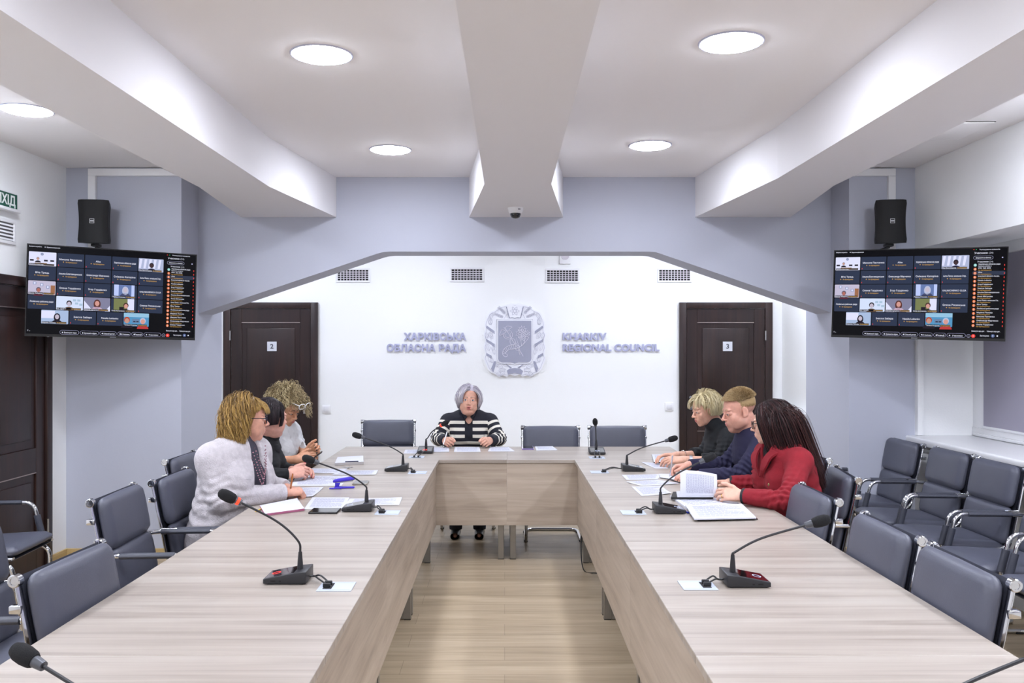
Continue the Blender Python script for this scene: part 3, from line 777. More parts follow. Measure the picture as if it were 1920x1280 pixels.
# ================================================================ meeting screens
def em(name, rgb, k=1.0):
    "a colour the lit screen shows"
    m = mat(name, (4, 4, 5), .35, emit=rgb, estr=k); m.cycles.emission_sampling = 'NONE'; m.node_tree.nodes['Principled BSDF'].inputs['Specular IOR Level'].default_value = .08; return m
S_bg, S_tile = em('screen_black', (9, 9, 14)), em('screen_tile_slate', (46, 55, 78))
S_white, S_amber, S_pill = em('screen_text_white', (232, 234, 250)), em('screen_text_amber', (205, 160, 84)), em('screen_outline', (196, 196, 236))
S_row, S_red, S_orange = em('screen_row', (48, 56, 76)), em('screen_red', (240, 70, 60)), em('screen_orange', (232, 120, 50))
SW, SH = 1.106, .634
def make_tv():
    "screen faces -Y, origin at the middle of the screen"
    r = empty('wall_screen')
    MB().box((-SW/2, .0, -SH/2), (SW/2, .045, SH/2), .004, 1).box((-.30, .045, -.20), (.30, .07, .16), .01).build('housing', M_black, r)
    bz = MB(); e = .006
    bz.box((-SW/2, -.004, -SH/2), (SW/2, 0, -SH/2+.018)).box((-SW/2, -.004, SH/2-e), (SW/2, 0, SH/2)).box((-SW/2, -.004, -SH/2+.018), (-SW/2+e, 0, SH/2-e)).box((SW/2-e, -.004, -SH/2+.018), (SW/2, 0, SH/2-e))
    bz.build('bezel', mat('bezel_black', (14, 14, 16), .3), r, smooth=False)
    MB().box((-.02, -.0055, -SH/2+.004), (.02, -.004, -SH/2+.011), .001, 1).build('maker_badge', mat('badge_grey', (110, 110, 116), .4), r, smooth=False)
    W, H = SW-2*e, SH-.018-e
    def pt(u, v, l=0): return Vector((-W/2+u*W, -.001-.00022*l, SH/2-e-v*H))
    pan = MB().quad(pt(0, 1), pt(1, 1), pt(1, 0), pt(0, 0)).build('display', S_bg, r, smooth=False)
    layers = {}
    def L(m_):
        if m_.name not in layers: layers[m_.name] = (MB(), m_)
        return layers[m_.name][0]
    def rect(m_, u0, v0, u1, v1, l=1, rad=0):
        if not rad: L(m_).quad(pt(u0, v1, l), pt(u1, v1, l), pt(u1, v0, l), pt(u0, v0, l)); return
        ru, rv = rad, rad*W/H; ps = []
        for cx, cy, a0 in ((u1-ru, v0+rv, -90), (u1-ru, v1-rv, 0), (u0+ru, v1-rv, 90), (u0+ru, v0+rv, 180)):
            for k in range(5):
                a = math.radians(a0+k*22.5); ps.append(pt(cx+ru*math.cos(a), cy+rv*math.sin(a), l))
        L(m_).add(ps, [tuple(range(len(ps)))[::-1]])
    def disc(m_, u, v, ru, rv=None, l=2, n=16, a0=0, a1=360):
        rv = rv if rv is not None else ru*W/H
        ps = [pt(u+ru*math.cos(math.radians(a0+(a1-a0)*k/n)), v+rv*math.sin(math.radians(a0+(a1-a0)*k/n)), l) for k in range(n if a1-a0 == 360 else n+1)]
        L(m_).add(ps, [tuple(range(len(ps)))[::-1]])
    def poly(m_, pts, l=2): L(m_).add([pt(u, v, l) for u, v in pts], [tuple(range(len(pts)))])
    def text(m_, s, u, v, h, align='C', l=3, maxw=None):
        "h = letter size as a fraction of screen height"
        t = text_mb(s, h*H*1.35, 0, h*H*.018, res=2)
        if not t.v: return
        xs = [p[0] for p in t.v]; w0 = max(xs)-min(xs); k = 1.0
        if maxw and w0 > maxw*W: k = maxw*W/w0
        x0 = {'C': -(w0*k)/2, 'L': 0, 'R': -w0*k}[align]; o = pt(u, v, l)
        L(m_).add([(o.x+x0+(p[0]-min(xs))*k, o.y, o.z+p[1]-h*H*.48) for p in t.v], t.f)
    def pill(u0, v0, u1, v1, l=2):
        rect(S_pill, u0, v0, u1, v1, l, (v1-v0)/2*H/W*.98); d = .0011
        rect(S_bg, u0+d, v0+d*W/H, u1-d, v1-d*W/H, l+1, (v1-v0)/2*H/W*.9)
    px, py, tw, th = .1588, .1628, .153, .155
    U0, V0 = .007, .076
    NAMES = [[0, 'Микола Панченко', 'Alisa', 'Харківська обласна рада', 0],
             ['Віта Трець', 'Альона Благовещенська', 'Олександр Марченко', 'Сніжана Капоріна', 'Антон Палюх, начальник Стар...'],
             [0, 'Олена Гордієнко', 'Ігор Гордієнко', 0, 'KALINICHENKO OLGA'],
             ['Лозівська районна рада', 0, 0, 0, 'Олена Рисинська'],
             [0, 'Інесса Забара', 'Natalia Lukianko', 0]]
    def c(n, rgb): return em('video_'+n, rgb)
    sk, dk, wh = c('skin', (196, 150, 134)), c('dark_hair', (34, 28, 40)), c('white', (226, 228, 255))
    def head(u, v, s, hair, skin=sk, body=dk, long=False, l=3):
        disc(body, u, v+s*3.0, s*2.1/W*H*1.0, s*1.55, l, 14, 180, 360)
        if long: disc(hair, u, v+s*.45, s*1.25*H/W, s*1.75, l)
        disc(hair, u, v-s*.15, s*1.08*H/W, s*1.2, l+1)
        disc(skin, u, v+s*.18, s*.78*H/W, s*1.0, l+2)
    for r_, row in enumerate(NAMES):
        off = U0 + (.077 if r_ == 4 else 0)
        for k, nm in enumerate(row):
            u0, v0 = off+k*px, V0+r_*py; u1, v1 = u0+tw, v0+th
            if r_ and r_ < 4 and k == 0: pass
            if nm:
                rect(S_tile, u0, v0, u1, v1, 1, .004)
                text(S_white, nm, (u0+u1)/2, v0+th*.45, .020, 'C', 3, tw*.86)
                text(S_amber, 'Не підтверджено', (u0+u1)/2+.004, v0+th*.65, .0150, 'C', 3, tw*.42)
                disc(S_amber, (u0+u1)/2-.041, v0+th*.645, .0032, None, 3, 10)
                if k: rect(S_red, u0+.006, v1-.024, u0+.009, v1-.009, 2)
            else:
                cap = True
                if (r_, k) == (0, 0):
                    rect(wh, u0, v0, u1, v1, 1, .004); disc(c('crest', (150, 158, 190)), u0+tw*.48, v0+th*.16, .009)
                    rect(c('table', (150, 112, 70)), u0+tw*.22, v0+th*.80, u0+tw*.66, v0+th*.94, 3)
                    head(u0+tw*.33, v0+th*.50, .014, c('grey_hair', (150, 140, 150)), sk, dk)
                    for q in (.04, .55, .78): rect(dk, u0+tw*q, v0+th*.56, u0+tw*(q+.14), v0+th*.68, 2)
                elif (r_, k) == (0, 4):
                    rect(c('blinds', (176, 184, 216)), u0, v0, u1, v1, 1, .004)
                    for q in range(5): poly(wh, [(u0+tw*(.05+q*.19), v0+th*.05), (u0+tw*(.15+q*.19), v0+th*.05), (u0+tw*(.09+q*.19), v0+th*.75), (u0+tw*(-.0+q*.19), v0+th*.75)])
                    head(u0+tw*.52, v0+th*.52, .024, dk, c('shade_face', (70, 50, 54)), c('shade_coat', (40, 38, 62)))
                elif (r_, k) == (2, 0):
                    rect(c('room', (196, 190, 214)), u0, v0, u1, v1, 1, .004)
                    for a, b in ((.18, .08), (.44, .18), (.66, .34)): rect(c('frame', (120, 140, 180)), u0+tw*a, v0+th*b, u0+tw*(a+.11), v0+th*(b+.2), 2); rect(wh, u0+tw*(a+.02), v0+th*(b+.03), u0+tw*(a+.09), v0+th*(b+.17), 3)
                    rect(c('ochre', (160, 110, 80)), u0+tw*.82, v0+th*.3, u0+tw*.98, v0+th*.95, 2)
                    head(u0+tw*.38, v0+th*.66, .023, c('iron_hair', (96, 92, 110)), c('ruddy', (178, 110, 100)), c('sweater', (90, 40, 56)))
                elif (r_, k) == (2, 3):
                    rect(S_tile, u0, v0, u1, v1, 1, .004); rect(c('bluegrey', (104, 124, 176)), u0+tw*.1, v0, u0+tw*.9, v1, 2)
                    rect(c('paleblue', (190, 204, 250)), u0+tw*.1, v0, u0+tw*.28, v1, 3); rect(c('paleblue', (190, 204, 250)), u0+tw*.78, v0, u0+tw*.9, v1, 3)
                    head(u0+tw*.54, v0+th*.36, .028, c('silver_hair', (186, 192, 220)), c('pale_face', (196, 186, 204)), c('greyshirt', (70, 76, 110)), True)
                elif (r_, k) == (3, 1):
                    rect(c('whitewall', (214, 226, 252)), u0, v0, u1, v1, 1, .004)
                    for a, b in ((.62, .2), (.78, .2), (.70, .42), (.86, .5)): rect(c('note', (170, 196, 220)), u0+tw*a, v0+th*b, u0+tw*(a+.12), v0+th*(b+.15), 2)
                    head(u0+tw*.48, v0+th*.52, .026, dk, c('pale_face', (196, 186, 204)), c('plaid', (96, 74, 60)))
                elif (r_, k) == (3, 2):
                    rect(c('loft', (130, 130, 158)), u0, v0, u1, v1, 1, .004); poly(wh, [(u0, v0+th*.25), (u0+tw*.35, v1), (u0, v1)]); poly(wh, [(u1, v0+th*.55), (u1, v1), (u1-tw*.2, v1)])
                    head(u0+tw*.5, v0+th*.40, .030, c('auburn', (92, 52, 48)), c('rosy', (214, 156, 146)), c('pinkshirt', (206, 176, 200)), True)
                elif (r_, k) == (3, 3):
                    rect(S_tile, u0, v0, u1, v1, 1, .004); rect(c('olive', (122, 128, 84)), u0+tw*.1, v0, u0+tw*.64, v1, 2); rect(wh, u0+tw*.64, v0, u0+tw*.9, v1, 3)
                    rect(dk, u0+tw*.32, v0+th*.62, u0+tw*.5, v1, 3); head(u0+tw*.58, v0+th*.52, .026, c('brown_hair', (70, 44, 44)), c('rosy', (214, 156, 146)), dk)
                elif (r_, k) == (4, 0):
                    rect(c('paleoffice', (170, 190, 224)), u0, v0, u1, v1, 1, .004); rect(wh, u0, v0+th*.05, u0+tw*.5, v0+th*.6, 2)
                    head(u0+tw*.58, v0+th*.45, .027, dk, c('pale_face', (196, 186, 204)), dk, True)
                else:
                    rect(c('tealroom', (84, 150, 196)), u0, v0, u1, v1, 1, .004); rect(c('paletop', (150, 196, 226)), u0, v0, u1, v0+th*.3, 2)
                    rect(c('unit', (104, 132, 170)), u0+tw*.34, v0+th*.44, u0+tw*.62, v0+th*.74, 2)
                    for q in (.38, .50): rect(dk, u0+tw*q, v0+th*.6, u0+tw*(q+.09), v0+th*.68, 3)
                    head(u0+tw*.13, v0+th*.56, .030, c('red_hair', (186, 70, 36)), sk, dk); head(u0+tw*.76, v0+th*.6, .030, c('silver_hair', (186, 192, 220)), c('rosy', (214, 156, 146)), c('redtop', (190, 60, 60)))
                rect(S_bg, u0+.003, v1-.024, u0+tw*.55, v1-.003, 6); rect(c('strip', (74, 66, 60)), u0+tw*.56, v1-.024, u0+tw*.93, v1-.003, 6)
                text(S_white, ['Харківська обласна рада', 'Яна Виноградова', 'Микола Лебеденко', 'Лариса Клокова', 'КЗ "ЦНАП"', 'Наталія Гриценко', 'Юлія Антоненко', 'Марина Попова', 'Тетяна Єгорова'][[(0, 0), (0, 4), (2, 0), (2, 3), (3, 1), (3, 2), (3, 3), (4, 0), (4, 3)].index((r_, k))], u0+.005, v1-.013, .014, 'L', 8, tw*.5)
                if (r_, k) != (0, 0): text(S_amber, 'Не підтверджено', u0+tw*.58, v1-.013, .0125, 'L', 8, tw*.34)
    # title line
    text(S_white, 'Виміряти потужність', .008, .018, .0125, 'L', 3, .07); text(S_white, 'Відеоконференція', .105, .02, .0125, 'L', 3, .075); disc(S_white, .096, .019, .003)
    rect(S_red, .815, .014, .822, .020, 2); rect(em('screen_green', (70, 190, 110)), .828, .014, .835, .020, 2); text(S_white, 'Розташування елементів', .85, .018, .0125, 'L', 3, .11)
    # side panel
    text(S_white, 'Учасники (24)', .822, .055, .021, 'L', 3)
    pill(.818, .088, .925, .128); text(S_white, 'Запросити в кімнату', .872, .108, .0165, 'C', 5, .085)
    text(S_white, 'Учасники (24)', .84, .152, .0175, 'L', 3)
    disc(S_pill, .975, .108, .004)
    rect(S_row, .814, .256, .995, .300, 1, .012)
    PEOPLE = ['Харківська обласна рада', '0701 362 8430', 'Alisa', 'KALINICHENKO OLGA', 'Natalia Lukianko', 'Ігор Гордієнко', 'Інесса Забара', 'Альона Благовещенська', 'Анна Мягунова', 'Антон Палюх, начальник Ста...', 'Віта Трець', 'Лозівська районна рада', 'Марина Попова', 'Микола Панченко', 'Олександр Марченко', 'Олена Гордієнко']
    for i, nm in enumerate(PEOPLE):
        v = .190+i*.0447
        disc(em('screen_mint', (150, 220, 214)) if i == 0 else S_orange, .829, v, .0086, None, 2, 20)
        disc(S_white, .829, v-.004, .0026, None, 3, 8); disc(S_white, .829, v+.010, .0048, .0052, 3, 8, 180, 360)
        text(S_white, nm, .846, v-.011, .0150, 'L', 3, .118)
        text(S_amber if i else S_white, 'Не підтверджено' if i else 'Організатор, доповідач, я', .846, v+.011, .0118, 'L', 3, .072)
        rect(S_red, .985, v-.008, .989, v+.010, 2)
    text(S_white, 'Вимкнути звук для ...', .822, .922, .0155, 'L', 3, .075); text(S_white, 'Увімкнути звук для ...', .905, .922, .0155, 'L', 3, .075)
    # bottom bar, cut by the lower screen edge
    bar = [(.19, .30, 'Вимкнути звук'), (.306, .415, 'Зупинити відео'), (.42, .52, 'Спільний доступ'), (.526, .605, 'AI Assistant'), (.61, .68, 'Реакції'), (.685, .79, 'Учасники')]
    for u0, u1, s in bar: pill(u0, .952, u1, .998); text(S_white, s, (u0+u1)/2+.006, .978, .017, 'C', 5, (u1-u0)*.66); disc(S_white, u0+.016, .977, .0042, None, 5, 10)
    disc(S_pill, .806, .978, .0105, None, 2); disc(S_bg, .806, .978, .0092, None, 3); text(S_white, '...', .806, .972, .018, 'C', 5)
    disc(S_red, .832, .978, .0115, None, 2); text(S_white, 'x', .832, .974, .017, 'C', 4)
    text(S_white, 'Застосунки', .868, .972, .0165, 'L', 3, .05); disc(c('badge', (86, 104, 150)), .938, .972, .0105, None, 2); disc(S_white, .938, .972, .003, None, 3); disc(S_white, .962, .972, .0045, None, 2)
    text(S_white, 'T', .008, .965, .016, 'L', 3); rect(S_white, .018, .968, .024, .971, 2)
    allmb = MB(); ms = []
    for nme, (b_, m_) in layers.items():
        allmb.m(len(ms)); ms.append(m_); allmb.add(b_.v, b_.f)
    allmb.build('meeting_picture', ms, pan, smooth=False)
    ar = MB().box((-.05, .07, -.12), (.05, .11, .06), .006).box((-.02, .10, -.05), (.02, .40, -.02), .004)
    return r, ar
tv, arm = make_tv()
def place_tv(o, tl, tr, bl, br_):
    c = (tl+tr+bl+br_)/4; x = ((tr-tl)+(br_-bl)).normalized(); z = ((tl-bl)+(tr-br_)); z = (z-x*z.dot(x)).normalized(); y = z.cross(x)
    o.matrix_world = frame(x, y, z, c)
tv2 = copy_tree(tv)
place_tv(tv, P(52, 456, 5.985), P(367, 477, 6.468), P(50, 630, 5.985), P(363, 638, 6.468))
tag(tv, 'wall screen on the left pillar showing a grid of meeting participants', 'screen', 'meeting screens')
place_tv(tv2, P(1566, 469, 6.389), P(1884, 462, 5.85), P(1566, 632, 6.389), P(1881, 640, 5.85))
tag(tv2, 'wall screen on the right pillar showing a grid of meeting participants', 'screen', 'meeting screens')
for o_, px in ((tv, -2.75), (tv2, 2.86)):
    c = o_.matrix_world.translation; n_ = o_.matrix_world.to_3x3() @ Vector((0, 1, 0)); s = c+n_*.06
    MB().box((-.09, -.02, -.12), (.09, .0, .12), .004).xf(Matrix.Translation((px, 6.65, c.z))).tube([(px, 6.64, c.z), ((px+s.x)/2+.02, 6.55, c.z), tuple(s)], .018, 8).xf(o_.matrix_world.inverted()).build('swing_arm', M_black, o_)
# ================================================================ emblem on the back wall
M_emw = mat('emblem_white', (240, 241, 248), .45)
M_emg = mat('emblem_grey', (160, 162, 182), .45)
M_eml = mat('emblem_line', (190, 190, 206), .5)
def emblem():
    cx, cz = bw(965, 638.5); r = empty('wall_emblem', (cx, YB-.008, cz)); tag(r, 'white and grey relief coat of arms between the two wall inscriptions', 'emblem')
    k = sc*150/1239                      # one pixel of the close-up
    def q(x, y, d=0): return Vector(((x-619)*k, -.012-d, (648-y)*k))
    # outer plate with scalloped edge
    out = [(470, 95), (560, 70), (619, 78), (690, 70), (765, 95), (850, 120), (930, 175), (1010, 210), (1050, 280), (1085, 380), (1075, 480), (1100, 560), (1078, 660), (1098, 760), (1075, 850), (1095, 930), (1060, 1020), (1035, 1085), (985, 1140), (920, 1165), (870, 1205), (800, 1185), (740, 1205), (700, 1175), (619, 1190), (540, 1175), (500, 1205), (440, 1185), (370, 1205), (320, 1165), (255, 1140), (205, 1085), (180, 1020), (145, 930), (165, 850), (142, 760), (162, 660), (140, 560), (165, 480), (155, 380), (190, 280), (230, 210), (310, 175), (390, 120)]
    op = smooth_path([q(*p) for p in out], 3, True)
    MB().prism([(p.x, p.z) for p in op], -.012, .008, 'Y').build('backing_plate', M_emw, r, smooth=False)
    # thin engraved-looking lines
    ln = MB()
    def line(pts, rr=2.0, m=0, closed=False, d=.002, sm=5):
        ln.m(m); pp = smooth_path([q(x, y, d) for x, y in pts], sm, closed)
        ln.tube(pp, rr*k, 5, closed=closed)
    line([(619+(x-619)*.955, 648+(y-648)*.955) for x, y in out], 1.8, 0, True, sm=3)
    def leaf(x, y, a, L_, w_):
        ca, sa = math.cos(math.radians(a)), -math.sin(math.radians(a))
        def f(s, t): return (x+ca*s*L_-sa*t*w_, y+sa*s*L_+ca*t*w_)
        line([f(0, 0), f(.3, .8), f(.65, .75), f(1, 0), f(.65, -.75), f(.3, -.8)], 1.7, 0, True, sm=3); line([f(0, 0), f(.8, 0)], 1.4, sm=1)
    for sgn in (1, -1):
        def X(x): return 619+sgn*(x-619)
        A = lambda a: a if sgn == 1 else 180-a
        for (x, y, a, L_, w_) in ((980, 400, 70, 110, 34), (1010, 400, 110, 100, 30), (960, 620, 60, 110, 32), (1000, 600, 100, 100, 32), (1040, 610, 75, 90, 26), (965, 800, 110, 110, 30), (1010, 800, 75, 110, 32), (930, 860, 80, 100, 28), (1000, 980, 95, 110, 34), (960, 990, 75, 100, 28),
                                  (760, 1090, -10, 110, 30), (800, 1060, 20, 110, 30), (840, 1130, -45, 90, 28), (770, 1120, -40, 100, 30), (880, 1050, 40, 100, 28), (720, 1040, 20, 90, 24), (1000, 300, 120, 90, 28)):
            leaf(X(x), y, A(a), L_, w_)
        for (x, y, a) in ((770, 225, 45), (800, 285, 22)):           # wheat ears
            for j in range(4):
                ca, sa = math.cos(math.radians(a)), -math.sin(math.radians(a)); xx, yy = x+ca*j*36, y+sa*j*36
                leaf(X(xx), yy, A(a+28), 40, 13); leaf(X(xx), yy, A(a-28), 40, 13)
        # ribbons
        for pts in ([(930, 500), (1050, 415), (1058, 450), (1000, 495), (928, 545)], [(930, 700), (985, 665), (1058, 620), (1052, 665), (990, 700), (930, 755)], [(978, 880), (1058, 835), (1055, 875), (975, 925)], [(905, 965), (935, 965), (985, 1080), (950, 1140), (930, 1080)], [(690, 1045), (760, 1005), (720, 1045), (690, 1075), (660, 1065)]):
            ps = [q(X(x), y) for x, y in pts]
            MB().prism([(p.x, p.z) for p in ps], -.016, -.010, 'Y').build('ribbon', M_emg, r, smooth=False)
    ps = [q(x, y) for x, y in ((497, 1110), (540, 1080), (619, 1070), (700, 1080), (748, 1115), (728, 1170), (619, 1145), (515, 1170))]
    MB().prism([(p.x, p.z) for p in ps], -.017, -.010, 'Y').build('ribbon', M_emg, r, smooth=False)
    # book with atom
    ps = [q(x, y) for x, y in ((488, 110), (560, 90), (619, 105), (690, 90), (752, 110), (712, 300), (660, 290), (619, 305), (580, 290), (535, 300))]
    MB().prism([(p.x, p.z) for p in ps], -.018, -.010, 'Y').build('book', M_emw, r, smooth=False)
    line([(490, 125), (538, 298)], 6, 1, d=.006, sm=1); line([(750, 125), (708, 298)], 6, 1, d=.006, sm=1)
    line([(538, 298), (585, 290), (619, 303), (660, 290), (708, 298)], 4, 1, d=.006)
    for a in (0, 60, 120):
        ca, sa = math.cos(math.radians(a)), math.sin(math.radians(a))
        line([(619+ca*70*math.cos(t)-sa*20*math.sin(t), 190+sa*70*math.cos(t)+ca*20*math.sin(t)) for t in [2*PI*j/14 for j in range(14)]], 2.6, 0, True, .007, 2)
    line([(455, 310), (500, 240), (535, 225)], 2); line([(783, 310), (740, 240), (705, 225)], 2)
    # shield
    def shield(g): return [(365-g, 340-g), (875+g, 340-g), (877+g, 930), (862+g*.8, 965+g*.5), (825+g*.3, 982+g), (680, 982+g), (640, 990+g), (619, 1003+g), (600, 990+g), (560, 982+g), (415-g*.3, 982+g), (378-g*.8, 965+g*.5), (363-g, 930)]
    MB().prism([(p.x, p.z) for p in [q(*p) for p in shield(24)]], -.018, -.010, 'Y').build('shield_border', M_emw, r, smooth=False)
    MB().prism([(p.x, p.z) for p in [q(*p) for p in shield(0)]], -.022, -.010, 'Y').build('shield', M_emg, r, smooth=False)
    line([(x, y) for x, y in shield(22)], 1.8, 0, True, .007, 1)
    dd = .011
    def wl(pts, rr=4.5, closed=False, sm=5): line(pts, rr, 2, closed, dd, sm)
    # horn of plenty
    wl([(840, 590), (800, 650), (740, 715), (690, 750), (620, 775), (540, 785), (490, 820), (480, 850), (505, 865), (500, 890), (465, 893), (435, 860), (440, 800), (500, 740), (580, 712), (620, 712)], 5)
    for i, (a, b) in enumerate((((455, 770), (490, 815)), ((480, 750), (508, 803)), ((510, 735), (530, 792)), ((540, 725), (556, 786)), ((568, 716), (582, 783)), ((596, 713), (608, 778)), ((440, 810), (478, 838)), ((437, 845), (478, 856)))): wl([a, b], 4, sm=1)
    wl([(640, 600), (670, 690), (695, 745)], 4); wl([(690, 600), (715, 660), (720, 725)], 4); wl([(765, 610), (770, 660), (745, 708)], 4); wl([(700, 750), (690, 740), (640, 690), (620, 640)], 4)
    # flowers
    for fx, fy, R_, n in ((735, 485, 70, 9), (700, 540, 72, 8), (800, 540, 60, 8), (750, 600, 55, 7)):
        wl([(fx+(R_ if j % 2 else R_*.55)*math.cos(PI*j/n), fy+(R_ if j % 2 else R_*.55)*math.sin(PI*j/n)) for j in range(2*n)], 4.2, True, 2)
        wl([(fx+R_*.27*math.cos(2*PI*j/8), fy+R_*.27*math.sin(2*PI*j/8)) for j in range(8)], 6, True, 2)
    # winged staff with two snakes
    wl([(450, 440), (500, 500), (560, 600), (600, 670), (650, 740), (700, 810), (750, 890)], 5); wl([(690, 790), (725, 850)], 7, sm=1); wl([(680, 800), (700, 870)], 6, sm=1)
    for w_ in ([(500, 500), (475, 470), (490, 430), (530, 425), (580, 440), (545, 465), (525, 490), (500, 500)], [(490, 510), (460, 490), (420, 480), (400, 520), (390, 568), (430, 550), (470, 525), (490, 510)]): wl(w_, 4.2)
    wl([(440, 545), (460, 600), (520, 625), (570, 600), (585, 550), (560, 500), (530, 490)], 4.5); wl([(465, 540), (480, 585), (520, 600), (555, 580), (550, 530)], 4)
    wl([(550, 620), (545, 660), (560, 700), (600, 720), (630, 690), (620, 640), (585, 615), (550, 620)], 4.5); wl([(640, 715), (625, 760), (650, 795), (690, 790), (690, 740), (660, 715)], 4.5)
    ln.build('relief_lines', [M_eml, mat('emblem_dark_line', (136, 138, 160), .5), mat('emblem_pale_line', (216, 214, 226), .5)], r)
emblem()
# ================================================================ people: distance fields turned to continuous meshes
A3 = lambda v: np.array((v[0], v[1], v[2]), dtype=np.float64)
def axis_coords(lo, hi, coarse, fines):
    "grid coordinates from lo to hi: spacing coarse, finer inside the (a, b, h) zones"
    out = [lo]
    while out[-1] < hi:
        x = out[-1]; h = coarse
        for a, b, f in fines:
            if a-coarse <= x <= b: h = min(h, f)
        out.append(x+h)
    return np.array(out, dtype=np.float32)
class Field:
    def __init__(s, xs, ys, zs):
        s.ax = (xs, ys, zs); s.v = np.full((len(xs), len(ys), len(zs)), .2, dtype=np.float32)
    def sub(s, lo, hi):
        sl = []
        for a, l, h in zip(s.ax, lo, hi):
            i0 = max(0, int(np.searchsorted(a, l))-1); i1 = min(len(a), int(np.searchsorted(a, h))+1)
            if i1-i0 < 2: return None
            sl.append(slice(i0, i1))
        X = s.ax[0][sl[0]][:, None, None]; Y = s.ax[1][sl[1]][None, :, None]; Z = s.ax[2][sl[2]][None, None, :]
        return tuple(sl), X, Y, Z
    def put(s, fn, lo, hi, k=.01, op='+'):
        m = k*1.2+.012
        r = s.sub([l-m for l in lo], [h+m for h in hi])
        if r is None: return
        sl, X, Y, Z = r
        d = fn(X, Y, Z).astype(np.float32); a = s.v[sl]
        if op == '-': d = -d
        if k > 1e-5:
            h = np.maximum(k-np.abs(a-d), 0)/k; q = h*h*k*.25
        else: q = 0
        s.v[sl] = (np.minimum(a, d)-q) if op == '+' else (np.maximum(a, d)+q)
    # ---- primitives in world space
    def cone(s, a, b, ra, rb, k=.01, op='+'):
        a, b = A3(a), A3(b); w = b-a; L2 = float(w @ w)+1e-12
        def fn(X, Y, Z):
            x, y, z = X-a[0], Y-a[1], Z-a[2]
            t = np.clip((x*w[0]+y*w[1]+z*w[2])/L2, 0, 1)
            return np.sqrt((x-t*w[0])**2+(y-t*w[1])**2+(z-t*w[2])**2)-(ra+(rb-ra)*t)
        R = max(ra, rb); s.put(fn, np.minimum(a, b)-R, np.maximum(a, b)+R, k, op)
    def ell(s, c, r, R=None, k=.01, op='+', clip=None):
        "ellipsoid; R: 3x3 rows = local axes in world; clip=(n, d): keep n.local >= d"
        c = A3(c); M = np.array(R) if R is not None else np.eye(3); m = min(r)
        def fn(X, Y, Z):
            x, y, z = X-c[0], Y-c[1], Z-c[2]
            u = M[0][0]*x+M[0][1]*y+M[0][2]*z; v = M[1][0]*x+M[1][1]*y+M[1][2]*z; w = M[2][0]*x+M[2][1]*y+M[2][2]*z
            k0 = np.sqrt((u/r[0])**2+(v/r[1])**2+(w/r[2])**2); k1 = np.sqrt((u/r[0]**2)**2+(v/r[1]**2)**2+(w/r[2]**2)**2)+1e-9
            d = k0*(k0-1)/k1
            if clip is not None: d = np.maximum(d, clip[1]-(u*clip[0][0]+v*clip[0][1]+w*clip[0][2]))
            return d
        q = max(r); s.put(fn, c-q, c+q, k, op)
    def seg(s, c0, c1, ab0, ab1, u, k=.03, op='+', p=2.3):
        "limb or trunk piece with elliptic ends; u = direction of the wide axis"
        c0, c1, u = A3(c0), A3(c1), A3(u); w = c1-c0; L = np.linalg.norm(w); wn = w/L; u = u-wn*(u @ wn); u /= np.linalg.norm(u); v = np.cross(wn, u)
        def fn(X, Y, Z):
            x, y, z = X-c0[0], Y-c0[1], Z-c0[2]
            tt = (x*wn[0]+y*wn[1]+z*wn[2])/L; t = np.clip(tt, 0, 1); o = (tt-t)*L
            qu = np.abs(x*u[0]+y*u[1]+z*u[2]); qv = np.abs(x*v[0]+y*v[1]+z*v[2])
            a = ab0[0]+(ab1[0]-ab0[0])*t; b = ab0[1]+(ab1[1]-ab0[1])*t; m = np.minimum(a, b)
            return (((qu/a)**p+(qv/b)**p+(np.abs(o)/m)**p)**(1/p)-1)*m
        q = max(ab0+ab1); s.put(fn, np.minimum(c0, c1)-q, np.maximum(c0, c1)+q, k, op)
    def half(s, pt, n, rad, k=.002):
        "cut away what lies beyond the plane, within rad of pt"
        pt, n = A3(pt), A3(n); n = n/np.linalg.norm(n)
        def fn(X, Y, Z):
            x, y, z = X-pt[0], Y-pt[1], Z-pt[2]
            return np.maximum(-(x*n[0]+y*n[1]+z*n[2]), np.sqrt(x*x+y*y+z*z)-rad)
        s.put(fn, pt-rad, pt+rad, k, '-')
    def ripple(s, fn, lo, hi):
        r = s.sub(lo, hi)
        if r is None: return
        sl, X, Y, Z = r; a = s.v[sl]
        near = np.clip(1-np.abs(a)/.03, 0, 1)
        s.v[sl] = a+(fn(X, Y, Z)*near).astype(np.float32)
    def extract(s):
        v = s.v; ins = v < 0
        c = ins[:-1, :-1, :-1].astype(np.int8)
        for i, j, k in ((1, 0, 0), (0, 1, 0), (0, 0, 1), (1, 1, 0), (1, 0, 1), (0, 1, 1), (1, 1, 1)):
            c = c+ins[i:v.shape[0]-1+i, j:v.shape[1]-1+j, k:v.shape[2]-1+k]
        act = (c > 0) & (c < 8)
        I, J, K = np.nonzero(act); n = len(I)
        idx = np.full(act.shape, -1, dtype=np.int64); idx[I, J, K] = np.arange(n)
        xs, ys, zs = s.ax
        cor = [(0, 0, 0), (1, 0, 0), (0, 1, 0), (1, 1, 0), (0, 0, 1), (1, 0, 1), (0, 1, 1), (1, 1, 1)]
        val = [v[I+a, J+b, K+c_].astype(np.float64) for a, b, c_ in cor]
        acc = np.zeros((n, 3)); cnt = np.zeros(n)
        for e0 in range(8):
            for d in range(3):
                if cor[e0][d]: continue
                e1 = e0+(1, 2, 4)[d]
                a, b = val[e0], val[e1]; cr = (a < 0) != (b < 0)
                t = np.where(cr, a/np.where(cr, a-b, 1), 0)
                p = np.zeros((n, 3))
                for q in range(3): p[:, q] = cor[e0][q]
                p[:, d] = t
                acc += np.where(cr[:, None], p, 0); cnt += cr
        f = acc/cnt[:, None]
